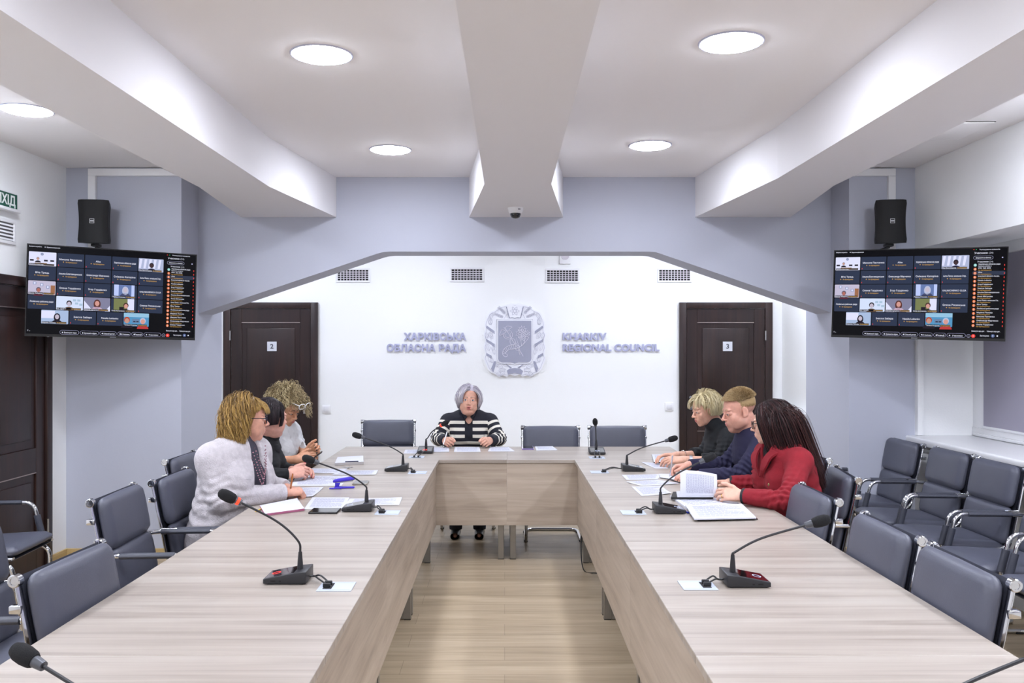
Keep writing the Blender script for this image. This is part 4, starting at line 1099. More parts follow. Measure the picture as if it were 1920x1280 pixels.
        V = np.stack([xs[I]+f[:, 0]*(xs[I+1]-xs[I]), ys[J]+f[:, 1]*(ys[J+1]-ys[J]), zs[K]+f[:, 2]*(zs[K+1]-zs[K])], 1)
        F = []
        for d in range(3):
            a = [slice(1, -1)]*3; a[d] = slice(0, -1); b = [slice(1, -1)]*3; b[d] = slice(1, None)
            A, B = ins[tuple(a)], ins[tuple(b)]
            ch = A != B; Q = np.argwhere(ch); fl = A[ch]
            o = np.array([1, 1, 1]); o[d] = 0; Q = Q+o
            d1, d2 = (d+1) % 3, (d+2) % 3
            def g(s1, s2):
                q = Q.copy(); q[:, d1] -= s1; q[:, d2] -= s2; return idx[q[:, 0], q[:, 1], q[:, 2]]
            q = np.stack([g(1, 1), g(0, 1), g(0, 0), g(1, 0)], 1)
            q = np.where(fl[:, None], q, q[:, ::-1]); F.append(q)
        F = np.concatenate(F); F = F[(F >= 0).all(1)]
        return V, F
def np_mesh(name, V, F, mats, parent=None, mi=None, attr=None, smooth=True):
    me = bpy.data.meshes.new(name); nf, k = F.shape
    me.vertices.add(len(V)); me.vertices.foreach_set('co', np.ascontiguousarray(V, dtype=np.float32).ravel())
    me.loops.add(nf*k); me.loops.foreach_set('vertex_index', F.astype(np.int32).ravel())
    me.polygons.add(nf); me.polygons.foreach_set('loop_start', np.arange(0, nf*k, k, dtype=np.int32)); me.polygons.foreach_set('loop_total', np.full(nf, k, dtype=np.int32))
    for m in (mats if isinstance(mats, (list, tuple)) else [mats]): me.materials.append(m)
    if mi is not None: me.polygons.foreach_set('material_index', mi.astype(np.int32))
    me.polygons.foreach_set('use_smooth', np.full(nf, smooth, dtype=bool))
    me.update(calc_edges=True)
    if attr is not None:
        for an, av in (attr if isinstance(attr, dict) else {'tone': attr}).items():
            at = me.attributes.new(an, 'FLOAT', 'POINT'); at.data.foreach_set('value', np.nan_to_num(np.asarray(av), nan=-1.0).astype(np.float32))
    me.validate()
    o = bpy.data.objects.new(name, me); COL.objects.link(o)
    if parent is not None: o.parent = parent
    return o
def relax(V, F, it=1, lam=.5):
    for _ in range(it):
        S = np.zeros_like(V); C = np.zeros(len(V))
        for a, b in ((0, 1), (1, 2), (2, 3), (3, 0)):
            np.add.at(S, F[:, a], V[F[:, b]]); np.add.at(S, F[:, b], V[F[:, a]]); np.add.at(C, F[:, a], 1); np.add.at(C, F[:, b], 1)
        V = V+lam*(S/np.maximum(C, 1)[:, None]-V)
    return V
def keep_largest(V, F, minfrac=.02):
    "drop stray specks"
    lab = np.arange(len(V))
    while True:
        m = lab[F].min(1); new = lab.copy()
        for q in range(4): np.minimum.at(new, F[:, q], m)
        new = new[new]
        if (new == lab).all(): break
        lab = new
    u, c = np.unique(lab, return_counts=True); good = u[c > minfrac*len(V)]
    kv = np.isin(lab, good); mp = np.cumsum(kv)-1
    return V[kv], mp[F[kv[F[:, 0]]]]

def hair_mat(name, tones, rough=.42):
    if name in MATS: return MATS[name]
    m = bpy.data.materials.new(name); m.use_nodes = True; nt = m.node_tree; b = nt.nodes['Principled BSDF']
    at = nt.nodes.new('ShaderNodeAttribute'); at.attribute_name = 'tone'
    r = nt.nodes.new('ShaderNodeValToRGB'); cr = r.color_ramp
    cr.elements[0].color = lin(tones[0]); cr.elements[1].color = lin(tones[-1])
    for i, t in enumerate(tones[1:-1]): e = cr.elements.new((i+1)/(len(tones)-1)); e.color = lin(t)
    nt.links.new(at.outputs['Fac'], r.inputs['Fac']); nt.links.new(r.outputs['Color'], b.inputs['Base Color'])
    b.inputs['Roughness'].default_value = rough; b.inputs['Specular IOR Level'].default_value = .35
    MATS[name] = m; return m

def marked_mat(name, base, layers, rough=.5, vary=.0, vscale=60, sss=0, bump=0, bscale=300, sheen=0):
    "a material whose further colours show where the named mesh fields are positive: layers = [(field, colour, softness)]"
    if name in MATS: return MATS[name]
    m = mat(name, base, rough, vary=vary or .01, vscale=vscale, sss=sss, bump=bump, bscale=bscale, sheen=sheen); nt = m.node_tree; b = nt.nodes['Principled BSDF']
    out = b.inputs['Base Color'].links[0].from_socket
    for fld, col, soft in layers:
        at = nt.nodes.new('ShaderNodeAttribute'); at.attribute_name = fld
        mr = nt.nodes.new('ShaderNodeMapRange'); mr.inputs[1].default_value = -soft; mr.inputs[2].default_value = soft; mr.clamp = True
        mx = nt.nodes.new('ShaderNodeMix'); mx.data_type = 'RGBA'; mx.inputs[7].default_value = lin(col)
        nt.links.new(at.outputs['Fac'], mr.inputs[0]); nt.links.new(mr.outputs[0], mx.inputs[0]); nt.links.new(out, mx.inputs[6]); out = mx.outputs[2]
    nt.links.new(out, b.inputs['Base Color']); return m

# ---------------------------------------------------------------- head and hand
class Head:
    "local axes: +Y out of the face, +Z up, +X to the person's right"
    def __init__(s, c, heading, pitch=0, roll=0, scale=1.0):
        s.c = A3(c); s.s = scale
        a = math.radians(heading)
        M = Matrix.Rotation(a-PI/2, 3, 'Z') @ Matrix.Rotation(math.radians(pitch), 3, 'X') @ Matrix.Rotation(math.radians(roll), 3, 'Y')
        s.M = np.array(M); s.R = s.M.T        # rows of R: local axes in world
    def w(s, p): return s.c+s.M @ (np.array(p, dtype=float)*s.s)
    def d(s, v): return s.M @ np.array(v, dtype=float)
    def loc(s, W): return ((np.asarray(W)-s.c) @ s.M)/s.s
    def ell(s, f, c, r, k=.01, op='+', rot=None, clip=None):
        R = s.R if rot is None else np.array(rot) @ s.R
        f.ell(s.w(c), [q*s.s for q in r], R, k*s.s, op, None if clip is None else (clip[0], clip[1]*s.s))
    def cone(s, f, a, b, ra, rb, k=.01, op='+'): f.cone(s.w(a), s.w(b), ra*s.s, rb*s.s, k*s.s, op)
def head_field(f, H, sp):
    w = sp.get('width', 1.0); fat = sp.get('fat', 0.0); male = sp.get('male', 0.0); op = sp.get('eyes', .0036); mo = sp.get('mouth', 0)
    H.ell(f, (0, -.020, .042), (.073*w, .090, .080), .01)
    H.ell(f, (0, .022, .036), (.063*w, .062, .062), .02)
    H.ell(f, (0, .030, -.024), ((.059+.008*fat)*w, .056, .070), .02)
    H.ell(f, (0, .028+.004*male, -.066), ((.047+.014*fat+.008*male)*w, .050+.004*male, .044+.006*fat), .025)
    H.ell(f, (0, .066+.004*male, -.097), (.019+.006*male+.006*fat, .016, .015+.003*male), .022)
    for x in (-1, 1):
        H.ell(f, (x*.037*w, .056, -.028), (.024+.006*fat, .022+.003*fat, .024+.004*fat), .018)
        if fat: H.ell(f, (x*.040*w, .044, -.066), (.024*fat+.006, .022, .024), .02)
        if male: H.ell(f, (x*.045*w, .005, -.062), (.016, .022, .020), .025)
        H.ell(f, (x*.028, .0755, .024), (.025, .011+.002*male, .009), .012)
    if fat: H.ell(f, (0, .035, -.105), (.042*fat+.01, .034, .022), .025)
    for x in (-1, 1): H.ell(f, (x*.031, .0945, .0035), (.0185, .0125, .0105), .010, '-')
    nz = sp.get('nose', 1.0)
    H.cone(f, (0, .082, .014), (0, .083+.021*nz, -.024), .0058, .0085, .010)
    H.ell(f, (0, .083+.0245*nz, -.0285), (.0098, .0098, .0090), .006)
    for x in (-1, 1): H.ell(f, (x*.0125, .080+.016*nz, -.0325), (.0066, .0085, .0066), .006)
    for x in (-1, 1): H.ell(f, (x*.0062, .083+.019*nz, -.0405), (.0035, .0045, .0030), .003, '-')
    H.ell(f, (0, .078, -.060), (.029, .017, .022), .016)
    if mo:
        H.ell(f, (0, .0915, -.0550), (.0205, .0070, .0038), .004); H.ell(f, (0, .0900, -.0722), (.0170, .0078, .0052), .004)
        H.ell(f, (0, .099, -.0632), (.0155, .012, .0042), .003, '-')
    else:
        H.ell(f, (0, .0915, -.0568), (.0205, .0070, .0040), .004); H.ell(f, (0, .0902, -.0668), (.0175, .0080, .0050), .004)
        H.cone(f, (-.0215, .0985, -.0618), (.0215, .0985, -.0618), .0020, .0020, .003, '-')
    dn = sp.get('lookdown', 0)
    for x in (-1, 1):
        e = (x*.031, .0735, .0035)
        H.ell(f, e, (.0154, .0154, .0154), .003, '+', None, ((0, 0, 1), op-.009*dn))
        H.ell(f, e, (.0150, .0150, .0150), .003, '+', None, ((0, 0, -1), op+.001 if not dn else .0075))
        H.ell(f, (x*.0445, .0690, .0035), (.0090, .0125, .0120), .004); H.ell(f, (x*.0165, .0770, .0025), (.0070, .0085, .0090), .004)
        c_, s_ = math.cos(math.radians(28))*1.0, math.sin(math.radians(28))
        rot = [[c_, x*s_, 0], [-x*s_, c_, 0], [0, 0, 1]]
        H.ell(f, (x*.0765*w, -.012, -.002), (.0060, .0175, .0310), .006, '+', rot)
        H.ell(f, (x*.0735*w, -.004, -.024), (.0065, .0095, .0110), .006)
        H.ell(f, (x*.0850*w, -.009, .002), (.0050, .0100, .0170), .005, '-', rot)
FINGERS = [(.028, .088, (.043, .026, .021), .0088), (.0095, .093, (.047, .029, .022), .0090), (-.0095, .089, (.043, .027, .021), .0085), (-.0265, .080, (.034, .020, .018), .0076)]
class Hand:
    "wrist point, direction of the palm, dorsal (back of hand) direction, side: +1 right hand, -1 left; curls: per finger (m, p, d) degrees"
    def __init__(s, wrist, ydir, zdir, side, curls, thumb=((.70, .62, -.36), (.30, .92, -.25), (.10, .96, -.2)), scale=1.0, spread=4):
        y = A3(ydir); y /= np.linalg.norm(y); z = A3(zdir); z = z-y*(z @ y); z /= np.linalg.norm(z); x = np.cross(y, z)*(-side)
        # x points to the thumb: for a right hand seen from its back with fingers up the thumb lies to the left
        s.c = A3(wrist); s.B = np.stack([x, y, z], 1); s.sc = scale; s.chains = []
        for i, (mx, my, L3, r) in enumerate(FINGERS):
            cu = curls[i] if isinstance(curls[0], (tuple, list)) else curls
            p = np.array([mx, my, -.001]); a = 0; pts = [p]; sp = math.radians(spread)*(1.2-i*.8)
            for L_, c in zip(L3, cu):
                a += math.radians(c)
                d = np.array([math.sin(sp)*math.cos(a), math.cos(sp)*math.cos(a), -math.sin(a)]); p = p+d*L_; pts.append(p)
            s.chains.append((pts, [r*1.08, r, r*.93, r*.80]))
        p = np.array([.020, .022, -.006]); pts = [p]
        for L_, d in zip((.042, .034, .026), thumb):
            d = np.array(d); p = p+d/np.linalg.norm(d)*L_; pts.append(p)
        s.thumb = (pts, [.0150, .0118, .0102, .0082])
    def w(s, p): return s.c+s.B @ (np.array(p)*s.sc)
    def field(s, f):
        k = s.sc
        for i, (mx, my, L3, r) in enumerate(FINGERS):
            f.cone(s.w((mx*.55, .0, -.001)), s.w((mx, my, -.002)), .0150*k, .0112*k, .016)
        f.ell(s.w((.002, .05, -.006)), (.034*k, .042*k, .0135*k), s.B.T, .012)
        pts, rs = s.thumb
        for a in range(3): f.cone(s.w(pts[a]), s.w(pts[a+1]), rs[a]*k, rs[a+1]*k, .010 if a == 0 else .004)
        for pts, rs in s.chains:
            for a in range(3): f.cone(s.w(pts[a]), s.w(pts[a+1]), rs[a]*k, rs[a+1]*k, .0035 if a == 0 else .002)
    def tips(s): return [s.w(c[0][3]) for c in s.chains]+[s.w(s.thumb[0][3])]
    def nails(s):
        "centre and outward direction of each nail"
        out = []
        for pts, rs in s.chains+[s.thumb]:
            a, b = np.array(pts[2]), np.array(pts[3]); d = (b-a)/np.linalg.norm(b-a)
            up = np.cross((1.0, 0, 0) if pts is not s.thumb[0] else (.86, 0, -.5), d); up /= np.linalg.norm(up)
            out.append((s.w(b+up*rs[3]*.75-d*.001), s.B @ d, s.B @ up))
        return out
    def bounds(s):
        P_ = np.array([s.w(q) for c in s.chains+[s.thumb] for q in c[0]]+[s.c]); return P_.min(0)-.02, P_.max(0)+.02

# ---------------------------------------------------------------- hair locks
def locks(H, roots, dir0, length, steps=10, width=.004, grav=.5, stiff=.8, curl=(0, 0), bodies=(), lift=.004, seed=1, taper=.35, tone=(.0, 1.0), flat=.55, wob=.0, sides=4, gravdir=(0, 0, -1), base=.008, tuck=0.0, tz=-.03, facebase=.0015, clear=None, ears=False):
    """vectorised locks: roots (N,3) and first directions in head space, pushed out of the head and of extra round bodies (centre, radius; head space)"""
    rng = np.random.default_rng(seed); N = len(roots)
    ells = [((0, -.020, .042), (.073+base, .090+base, .080+base)), ((0, .022, .036), (.063+facebase, .062+facebase, .062+facebase)), ((0, .030, -.024), (.061+facebase, .056+facebase, .072)), ((0, -.024, -.09), (.050, .050, .09))]
    if ears: ells += [((x*.070, -.012, -.004), (.022, .026, .036)) for x in (-1, 1)]
    L = np.broadcast_to(np.asarray(length, float), (N,)); st = L/steps
    g = H.M.T @ np.array(gravdir, float)
    P_ = roots.copy(); D = dir0/np.linalg.norm(dir0, axis=1)[:, None]; path = [P_.copy()]
    lf = lift*(.3+rng.random(N)*1.4)
    for i in range(steps):
        wgt = np.broadcast_to(np.asarray(grav, float), (N,))[:, None]*(i+1)/steps
        D = D*stiff+g*wgt*(1-stiff*.3)+rng.normal(0, wob, (N, 3)); D /= np.linalg.norm(D, axis=1)[:, None]
        Q = P_+D*st[:, None]
        for c, r in ells:
            c = np.array(c); rr = np.array(r)[None, :]+lf[:, None]
            q = (Q-c)/rr; n = np.linalg.norm(q, axis=1); ins = n < 1
            Q = np.where(ins[:, None], c+(Q-c)/np.maximum(n, .05)[:, None], Q)
        for c, r in bodies:
            v = Q-np.array(c); n = np.linalg.norm(v, axis=1); rr = r+lf; ins = n < rr
            Q = np.where(ins[:, None], np.array(c)+v/np.maximum(n, 1e-6)[:, None]*rr[:, None], Q)
        D = Q-P_; D /= np.maximum(np.linalg.norm(D, axis=1), 1e-9)[:, None]; P_ = Q; path.append(P_.copy())
    path = np.stack(path, 1)                                            # N, S+1, 3
    if clear:
        bad = ((path[..., 1] > ((clear[3] if len(clear) > 3 else .045)+(clear[4] if len(clear) > 4 else 0)*np.minimum(0, path[..., 2]))) & (np.abs(path[..., 0]-clear[2]) < clear[0]) & (path[..., 2] < clear[1])).any(1)
        path = path[~bad]; L = L[~bad]; lf = lf[~bad]; N = len(path)
    if tuck:
        q = 1-tuck*np.clip((tz-path[..., 2])/.10, 0, 1); path[..., 0] *= q; path[..., 1] = (path[..., 1]+.03)*q-.03
    S = steps+1; T = np.gradient(path, axis=1); T /= np.maximum(np.linalg.norm(T, axis=2), 1e-9)[..., None]
    out = path-np.array([0, -.01, .02]); out -= T*(out*T).sum(2)[..., None]; out /= np.maximum(np.linalg.norm(out, axis=2), 1e-9)[..., None]
    B = np.cross(T, out)
    if curl[0]:
        ph = rng.random(N)*2*PI; s_ = np.linspace(0, 1, S)[None, :]*L[:, None]
        fr = curl[1]*(.7+.6*rng.random(N))[:, None]; am = curl[0]*(.6+.8*rng.random(N))[:, None]*np.minimum(1, s_/.03)
        path = path+out*(am*(.9+np.sin(s_*fr+ph[:, None])))[..., None]+B*(am*np.cos(s_*fr+ph[:, None]))[..., None]
        T = np.gradient(path, axis=1); T /= np.maximum(np.linalg.norm(T, axis=2), 1e-9)[..., None]
        out -= T*(out*T).sum(2)[..., None]; out /= np.maximum(np.linalg.norm(out, axis=2), 1e-9)[..., None]; B = np.cross(T, out)
    wd = width*(.6+.8*rng.random(N)); tp = np.interp(np.linspace(0, 1, S), [0, .12, .6, 1], [.7, 1, 1, taper])
    r_ = wd[:, None]*tp[None, :]
    vs = []
    for k in range(sides):
        a = 2*PI*(k+.5)/sides; vs.append(path+out*(math.sin(a)*r_*flat)[..., None]+B*(math.cos(a)*r_)[..., None])
    V = np.stack(vs, 2).reshape(-1, 3)                                  # N,S,sides
    base = (np.arange(N)[:, None]*S+np.arange(S-1)[None, :])*sides
    F = []
    for k in range(sides):
        k2 = (k+1) % sides; F.append(np.stack([base+k, base+k2, base+sides+k2, base+sides+k], -1).reshape(-1, 4))
    caps = ((np.arange(N)*S+S-1)*sides)[:, None]+np.arange(4)[None, :] if sides == 4 else np.zeros((0, 4), int)
    F = np.concatenate(F+[caps])
    tn = (tone[0]+(tone[1]-tone[0])*rng.random(N))[:, None]+np.linspace(-.12, .12, S)[None, :]
    At = np.repeat(np.clip(tn, 0, 1).reshape(-1), sides)
    return H.c+(V*H.s) @ H.M.T, F, At
def scalp(n, keep, seed=3, r=(.0735, .0905, .0805), c=(0, -.020, .042)):
    "points on the scalp (head space) that satisfy keep(unit normal)"
    rng = np.random.default_rng(seed); v = rng.normal(size=(n*6, 3)); v /= np.linalg.norm(v, axis=1)[:, None]
    v = v[keep(v)][:n]; return v*np.array(r)+np.array(c), v
def tang(n, d):
    t = d-n*(d*n).sum(1)[:, None]; return t/np.maximum(np.linalg.norm(t, axis=1), 1e-6)[:, None]
def merge(parts):
    V, F, A = [], [], []; o = 0
    for v, f, a in parts: V.append(v); F.append(f+o); A.append(a); o += len(v)
    return np.concatenate(V), np.concatenate(F), np.concatenate(A)
def field_box(lo, hi, h): return Field(*[np.arange(a, b+h, h, dtype=np.float32) for a, b in zip(lo, hi)])
def cap_mesh(H, build, h=.0035, tone=.25, ext=(.13, .15, .30, .15)):
    "solid hair mass under the locks"
    lo = H.c-np.array([ext[1], ext[1], ext[2]]); hi = H.c+np.array([ext[1], ext[1], ext[3]])
    f = field_box(lo, hi, h); build(f); V, F = f.extract(); V, F = keep_largest(V, F)
    return V, F, np.full(len(V), tone)
SKIN = {}
def skin_mat(name, rgb): return mat(name, rgb, .48, vary=.035, vscale=60, sss=.12, bump=.04, bscale=350)
M_eye = mat('eye_white', (226, 222, 220), .2)
M_brow_c = {}
def person(name, label, S):
    """S: pelvis, neck (base), heading of the torso, shoulders, elbows, wrists (R, L), hands, head; builds the body as one mesh, then clothing and hair"""
    root = empty('person', (S['pelvis'][0], S['pelvis'][1], 0)); tag(root, label, 'person')
    o0 = np.array([root.location.x, root.location.y, 0])
    H = S['head']; pel, neck = A3(S['pelvis']), A3(S['neck'])
    a = math.radians(S['heading']); fw = np.array([math.cos(a), math.sin(a), 0]); rt = np.array([math.sin(a), -math.cos(a), 0])
    sh = [A3(p) for p in S['shoulders']]; el = [A3(p) for p in S['elbows']]; wr = [A3(p) for p in S['wrists']]
    st = S.get('stout', 1.0); bust = S.get('bust', .0)
    up = neck-pel; up_n = up/np.linalg.norm(up)
    slat = sh[0]-sh[1]; slat /= np.linalg.norm(slat)
    def sec(t): return pel+up*t
    secs = [(0, .165*st, .115*st, rt), (.22, .150*st, .112*st, rt), (.45, .140*st, .105*st, rt), (.72, .152*st, .110*st, slat), (.90, .125*st, .085*st, slat)]
    def torso(f, g):
        for (t0, a0, b0, u0), (t1, a1, b1, u1) in zip(secs[:-1], secs[1:]):
            f.seg(sec(t0), sec(t1), (a0+g, b0+g), (a1+g, b1+g), u1, .04)
        n1 = np.cross(up_n, slat); n1 = -n1 if n1 @ fw < 0 else n1
        if bust:
            for x in (-1, 1): f.ell(sec(.66)+slat*x*.075*st+n1*(.075*st), (.062*st+g+bust*.01, .055+g+bust*.02, .062*st+g+bust*.01), np.stack([slat, n1, np.cross(slat, n1)]), .04)
        for i in (0, 1):
            f.cone(neck+up_n*(-.02), sh[i]+np.array([0, 0, -.012]), .052*min(st, 1.15)+g, .052*min(st, 1.15)+g, .045)
    ra = S.get('arm', (.050, .041, .027))
    hands = S['hands']
    # ---- body
    zlo = .03
    pts = np.array([pel, neck]+sh+el+wr); hb = [h.bounds() for h in hands if h]
    lo = np.minimum(pts.min(0)-.22, H.c-.16); hi = np.maximum(pts.max(0)+.22, H.c+.16)
    for b in hb: lo = np.minimum(lo, b[0]-.01); hi = np.maximum(hi, b[1]+.01)
    knees = [pel+fw*.40+rt*x*.10+np.array([0, 0, -.06]) for x in (1, -1)]; ank = [k_+fw*.04+np.array([0, 0, -k_[2]+.07]) for k_ in knees]
    for k_ in knees+ank: lo = np.minimum(lo, k_-.12); hi = np.maximum(hi, k_+.16)
    lo[2] = 0.0
    hr = .0020
    fx = [[(H.c[q]-.105, H.c[q]+.105, hr)]+[(b[0][q], b[1][q], .0028) for b in hb] for q in range(3)]
    fx[2] = [(H.c[2]-.13, H.c[2]+.13, hr)]+[(b[0][2], b[1][2], .0028) for b in hb]
    f = Field(*[axis_coords(lo[q], hi[q], .0075, fx[q]) for q in range(3)])
    torso(f, -.016)
    for i in (0, 1):
        f.cone(sh[i], el[i], ra[0]-.008, ra[1]-.006, .02); f.cone(el[i], wr[i], ra[1]-.006, ra[2], .01)
        f.cone(pel+rt*(.09 if i == 0 else -.09), knees[i], .078, .055, .04); f.cone(knees[i], ank[i], .050, .036, .02)
        f.cone(ank[i]-fw*.01+np.array([0, 0, -.035]), ank[i]+fw*.11+np.array([0, 0, -.042]), .026, .018, .02)
        if hands[i]: hands[i].field(f)
    nk = S.get('neck_r', .050)
    f.cone(H.w((0, -.028, -.045)), neck+up_n*.0, nk*.96, nk*1.08, .02)
    head_field(f, H, S.get('face', {}))
    V, F = f.extract(); V, F = keep_largest(V, F); V = relax(V, F, 1, .35)
    fc = S.get('face', {}); mo = fc.get('mouth', 0); l = H.loc(V)
    def near(l, c, r): return 1-np.sqrt(((l[:, 0]-c[0])/r[0])**2+((l[:, 1]-c[1])/r[1])**2+((l[:, 2]-c[2])/r[2])**2)
    zu, zl = (-.0550, -.0722) if mo else (-.0568, -.0670)
    lip = np.maximum(near(l, (0, .0945, zu), (.0215, .016, .0052)), near(l, (0, .0945, zl), (.0190, .016, .0062)))
    br = fc.get('brow', .0036); brow = np.full(len(V), -1.0)
    for x in (-1, 1):
        t = (l[:, 0]*x-.011)/.036; zc = .0240+.0060*np.sin(np.clip(t, 0, 1)*2.3)-.002*t
        b_ = np.minimum(np.minimum(br*(1-.6*np.clip(t, 0, 1))-np.abs(l[:, 2]-zc), np.minimum(t, 1-t)*.03), (l[:, 1]-.055))/.004
        brow = np.maximum(brow, b_)
    stub = np.minimum(np.minimum(l[:, 1]-.0, -.048-l[:, 2]), l[:, 2]+.128)/.02 if fc.get('stubble') else np.full(len(V), -1.0)
    stub = np.where((np.abs(l[:, 0]) < .09), stub, -1)
    nl = np.full(len(V), -1.0)
    if S.get('nails'):
        for h_ in hands:
            if h_:
                for c_, d_, u_ in h_.nails():
                    q = V-c_; r3 = np.cross(d_, u_); nl = np.maximum(nl, 1-np.sqrt((q @ d_/.0072)**2+(q @ r3/.0052)**2+(q @ u_/.0045)**2))
    mi = np.zeros(len(F), dtype=np.int32)
    if mo: mi[near(H.loc(V[F].mean(1)), (0, .094, -.0632), (.0150, .010, .0038)) > 0] = 1
    sk = S['skin']
    lay = [('stub', tuple(int(c_*.92) for c_ in sk[1]), .5), ('lip', sk[2], .12), ('brow', sk[3], .45)]
    if S.get('nails'): lay.append(('nail', S['nails'], .12))
    mats_ = [marked_mat('skin_'+sk[0], sk[1], lay, .48, vary=.035, sss=.12, bump=.04, bscale=350), mat('mouth_dark', (70, 30, 30), .5)]
    body = np_mesh('body', V-o0, F, mats_, root, mi, dict(stub=stub, lip=lip, brow=brow, nail=nl))
    # ---- eyes
    dn = fc.get('lookdown', 0)
    for x in (-1, 1):
        e = H.w((x*.031, .0735, .0035)); m = MB(); m.ball(e-o0, .0147*H.s, 16)
        g = H.d((fc.get('gaze', 0), 1, -.45*dn)); g /= np.linalg.norm(g)
        z_ = Vector(g); x_ = z_.orthogonal().normalized(); y_ = z_.cross(x_); Mx = frame(x_, y_, z_, e-o0)
        m.m(1).lathe([(.0, .01520*H.s), (.0035*H.s, .0150*H.s), (.0062*H.s, .01375*H.s), (.0064*H.s, .0132*H.s)], 14, Mx)
        m.m(2).lathe([(.0, .01535*H.s), (.0026*H.s, .01525*H.s), (.0028*H.s, .0148*H.s)], 12, Mx)
        zl_ = fc.get('eyes', .0036)-.009*dn; m.m(3)
        arc = []
        for k_ in range(11):
            tt = math.radians(-52+104*k_/10); rr = math.sqrt(max(1e-6, .0157**2-zl_**2)); arc.append(H.w((x*.031+rr*math.sin(tt), .0735+rr*math.cos(tt), .0035+zl_-.0004)))
        m.tube([tuple(q-o0) for q in arc], [.0003+.0009*math.sin(PI*k_/10) for k_ in range(11)], 5)
        m.build('eye', [M_eye, mat('iris_'+sk[0], sk[4], .2), mat('pupil', (8, 8, 9), .1), mat('lash_dark', (42, 32, 30), .6)], body)
    # ---- clothing and the rest
    ctx = dict(root=root, o0=o0, torso=torso, sec=sec, sh=sh, el=el, wr=wr, neck=neck, pel=pel, fw=fw, rt=rt, up=up_n, slat=slat, H=H, ra=ra, body=body, st=st)
    def trousers():
        tl = np.minimum(np.array(knees+ank).min(0), pel)-.2; th = np.maximum(np.array(knees+ank).max(0), pel)+.2; tl[2] = .04; th[2] = pel[2]+.12
        q = field_box(tl, th, .010)
        q.seg(sec(-.05), sec(.12), (.165*st, .118*st), (.155*st, .112*st), rt, .03)
        for i in (0, 1):
            q.cone(pel+rt*(.09 if i == 0 else -.09), knees[i], .092, .070, .04); q.cone(knees[i], ank[i]+np.array([0, 0, -.01]), .066, .054, .02)
            q.half(ank[i]+np.array([0, 0, -.012]), (0, 0, -1), .1)
        V_, F_ = q.extract(); np_mesh('trousers', V_-o0, F_, S.get('trouser_mat') or mat('dark_trousers', (40, 40, 48), .8, bump=.2, bscale=300), root)
        for i in (0, 1):
            q = field_box(ank[i]-.16, ank[i]+.2, .008); q.seg(ank[i]-fw*.03+np.array([0, 0, -.035]), ank[i]+fw*.15+np.array([0, 0, -.042]), (.042, .040), (.038, .028), rt, .01)
            q.half(ank[i]*np.array([1, 1, 0])+fw*.06+np.array([0, 0, .003]), (0, 0, -1), .25); V_, F_ = q.extract(); np_mesh('shoe', V_-o0, F_, mat('black_shoe', (20, 20, 22), .35), root)
    trousers()
    return ctx
def garment(c, name, material, build, h=.0045, mats=None, region=None, lo=None, hi=None, it=1, parent=None):
    pts = np.array([c['pel'], c['neck']]+c['sh']+c['el']+c['wr'])
    l = pts.min(0)-.20 if lo is None else lo; u = pts.max(0)+.20 if hi is None else hi
    f = field_box(l, u, h); build(f); V, F = f.extract(); V, F = keep_largest(V, F, .01); V = relax(V, F, it, .4)
    return np_mesh(name, V-c['o0'], F, mats or material, parent or c['root'], None, dict(mark=region(V)) if region else None)
def folds(f, c, amp=.004, seed=0, freq=1.0):
    "soft cloth folds near the elbows and across the waist"
    for i in (0, 1):
        for (p, q_, n) in ((c['el'][i], c['sh'][i], 5), (c['el'][i], c['wr'][i], 4)):
            d = q_-p; L = np.linalg.norm(d); d = d/L
            def fn(X, Y, Z, p=p, d=d, L=L):
                x, y, z = X-p[0], Y-p[1], Z-p[2]; t = x*d[0]+y*d[1]+z*d[2]
                r2 = x*x+y*y+z*z-t*t
                w = np.exp(-(t/(.10))**2)*np.exp(-r2/.02)
                return amp*w*np.sin(t*freq*150+np.sin(x*40+seed)*1.6+z*55+seed)
            f.ripple(fn, p-.16, p+.16)
    ce = c['sec'](.3)
    def fw_(X, Y, Z): return amp*.8*np.sin((Z-ce[2])*95+np.sin((X-ce[0])*19+seed)*1.7+np.sin((Y-ce[1])*23)*1.4)*np.exp(-((Z-ce[2])/.14)**2)
    f.ripple(fw_, ce-.25, ce+.25)
def sleeves(f, c, g0=.012, g1=.012, g2=.012, cut=True, upto=(1.0, 1.0), k=.025):
    ra = c['ra']
    for i in (0, 1):
        w = c['el'][i]+(c['wr'][i]-c['el'][i])*upto[i]
        f.cone(c['sh'][i], c['el'][i], ra[0]+g0, ra[1]+g1, k); f.cone(c['el'][i], w, ra[1]+g1, ra[1]+(ra[2]-ra[1])*upto[i]+g2, .015)
        if cut:
            d = w-c['el'][i]; d = d/np.linalg.norm(d); f.half(w-d*.004, d, .075)
UPZ = (0, 0, 1)
def wloc(o0, P_): return [tuple(np.array(p)-o0) for p in P_]
def glasses(H, o0, parent, m, dy=0, dz=0, dark=True, rim=.0022, w=.027, h=.020):
    g = MB()
    for x in (-1, 1):
        ring_ = [H.w((x*(.033+w*math.copysign(abs(math.cos(t))**.75, math.cos(t))), .098+dy-abs(x*.033+w*math.cos(t)*x)*.10, -.001+dz+h*math.copysign(abs(math.sin(t))**.75, math.sin(t)))) for t in [2*PI*k/20 for k in range(20)]]
        g.tube(wloc(o0, ring_), rim, 6, closed=True)
        g.tube(wloc(o0, [H.w((x*.060, .091+dy, .006+dz)), H.w((x*.074, .06+dy, .008+dz)), H.w((x*.083, -.01+dy, .006+dz))]), rim*.9, 6)
    g.tube(wloc(o0, smooth_path([H.w((-.008, .098+dy, .004+dz)), H.w((0, .101+dy, .007+dz)), H.w((.008, .098+dy, .004+dz))], 4)), rim*.8, 6)
    return g.build('glasses', m, parent)
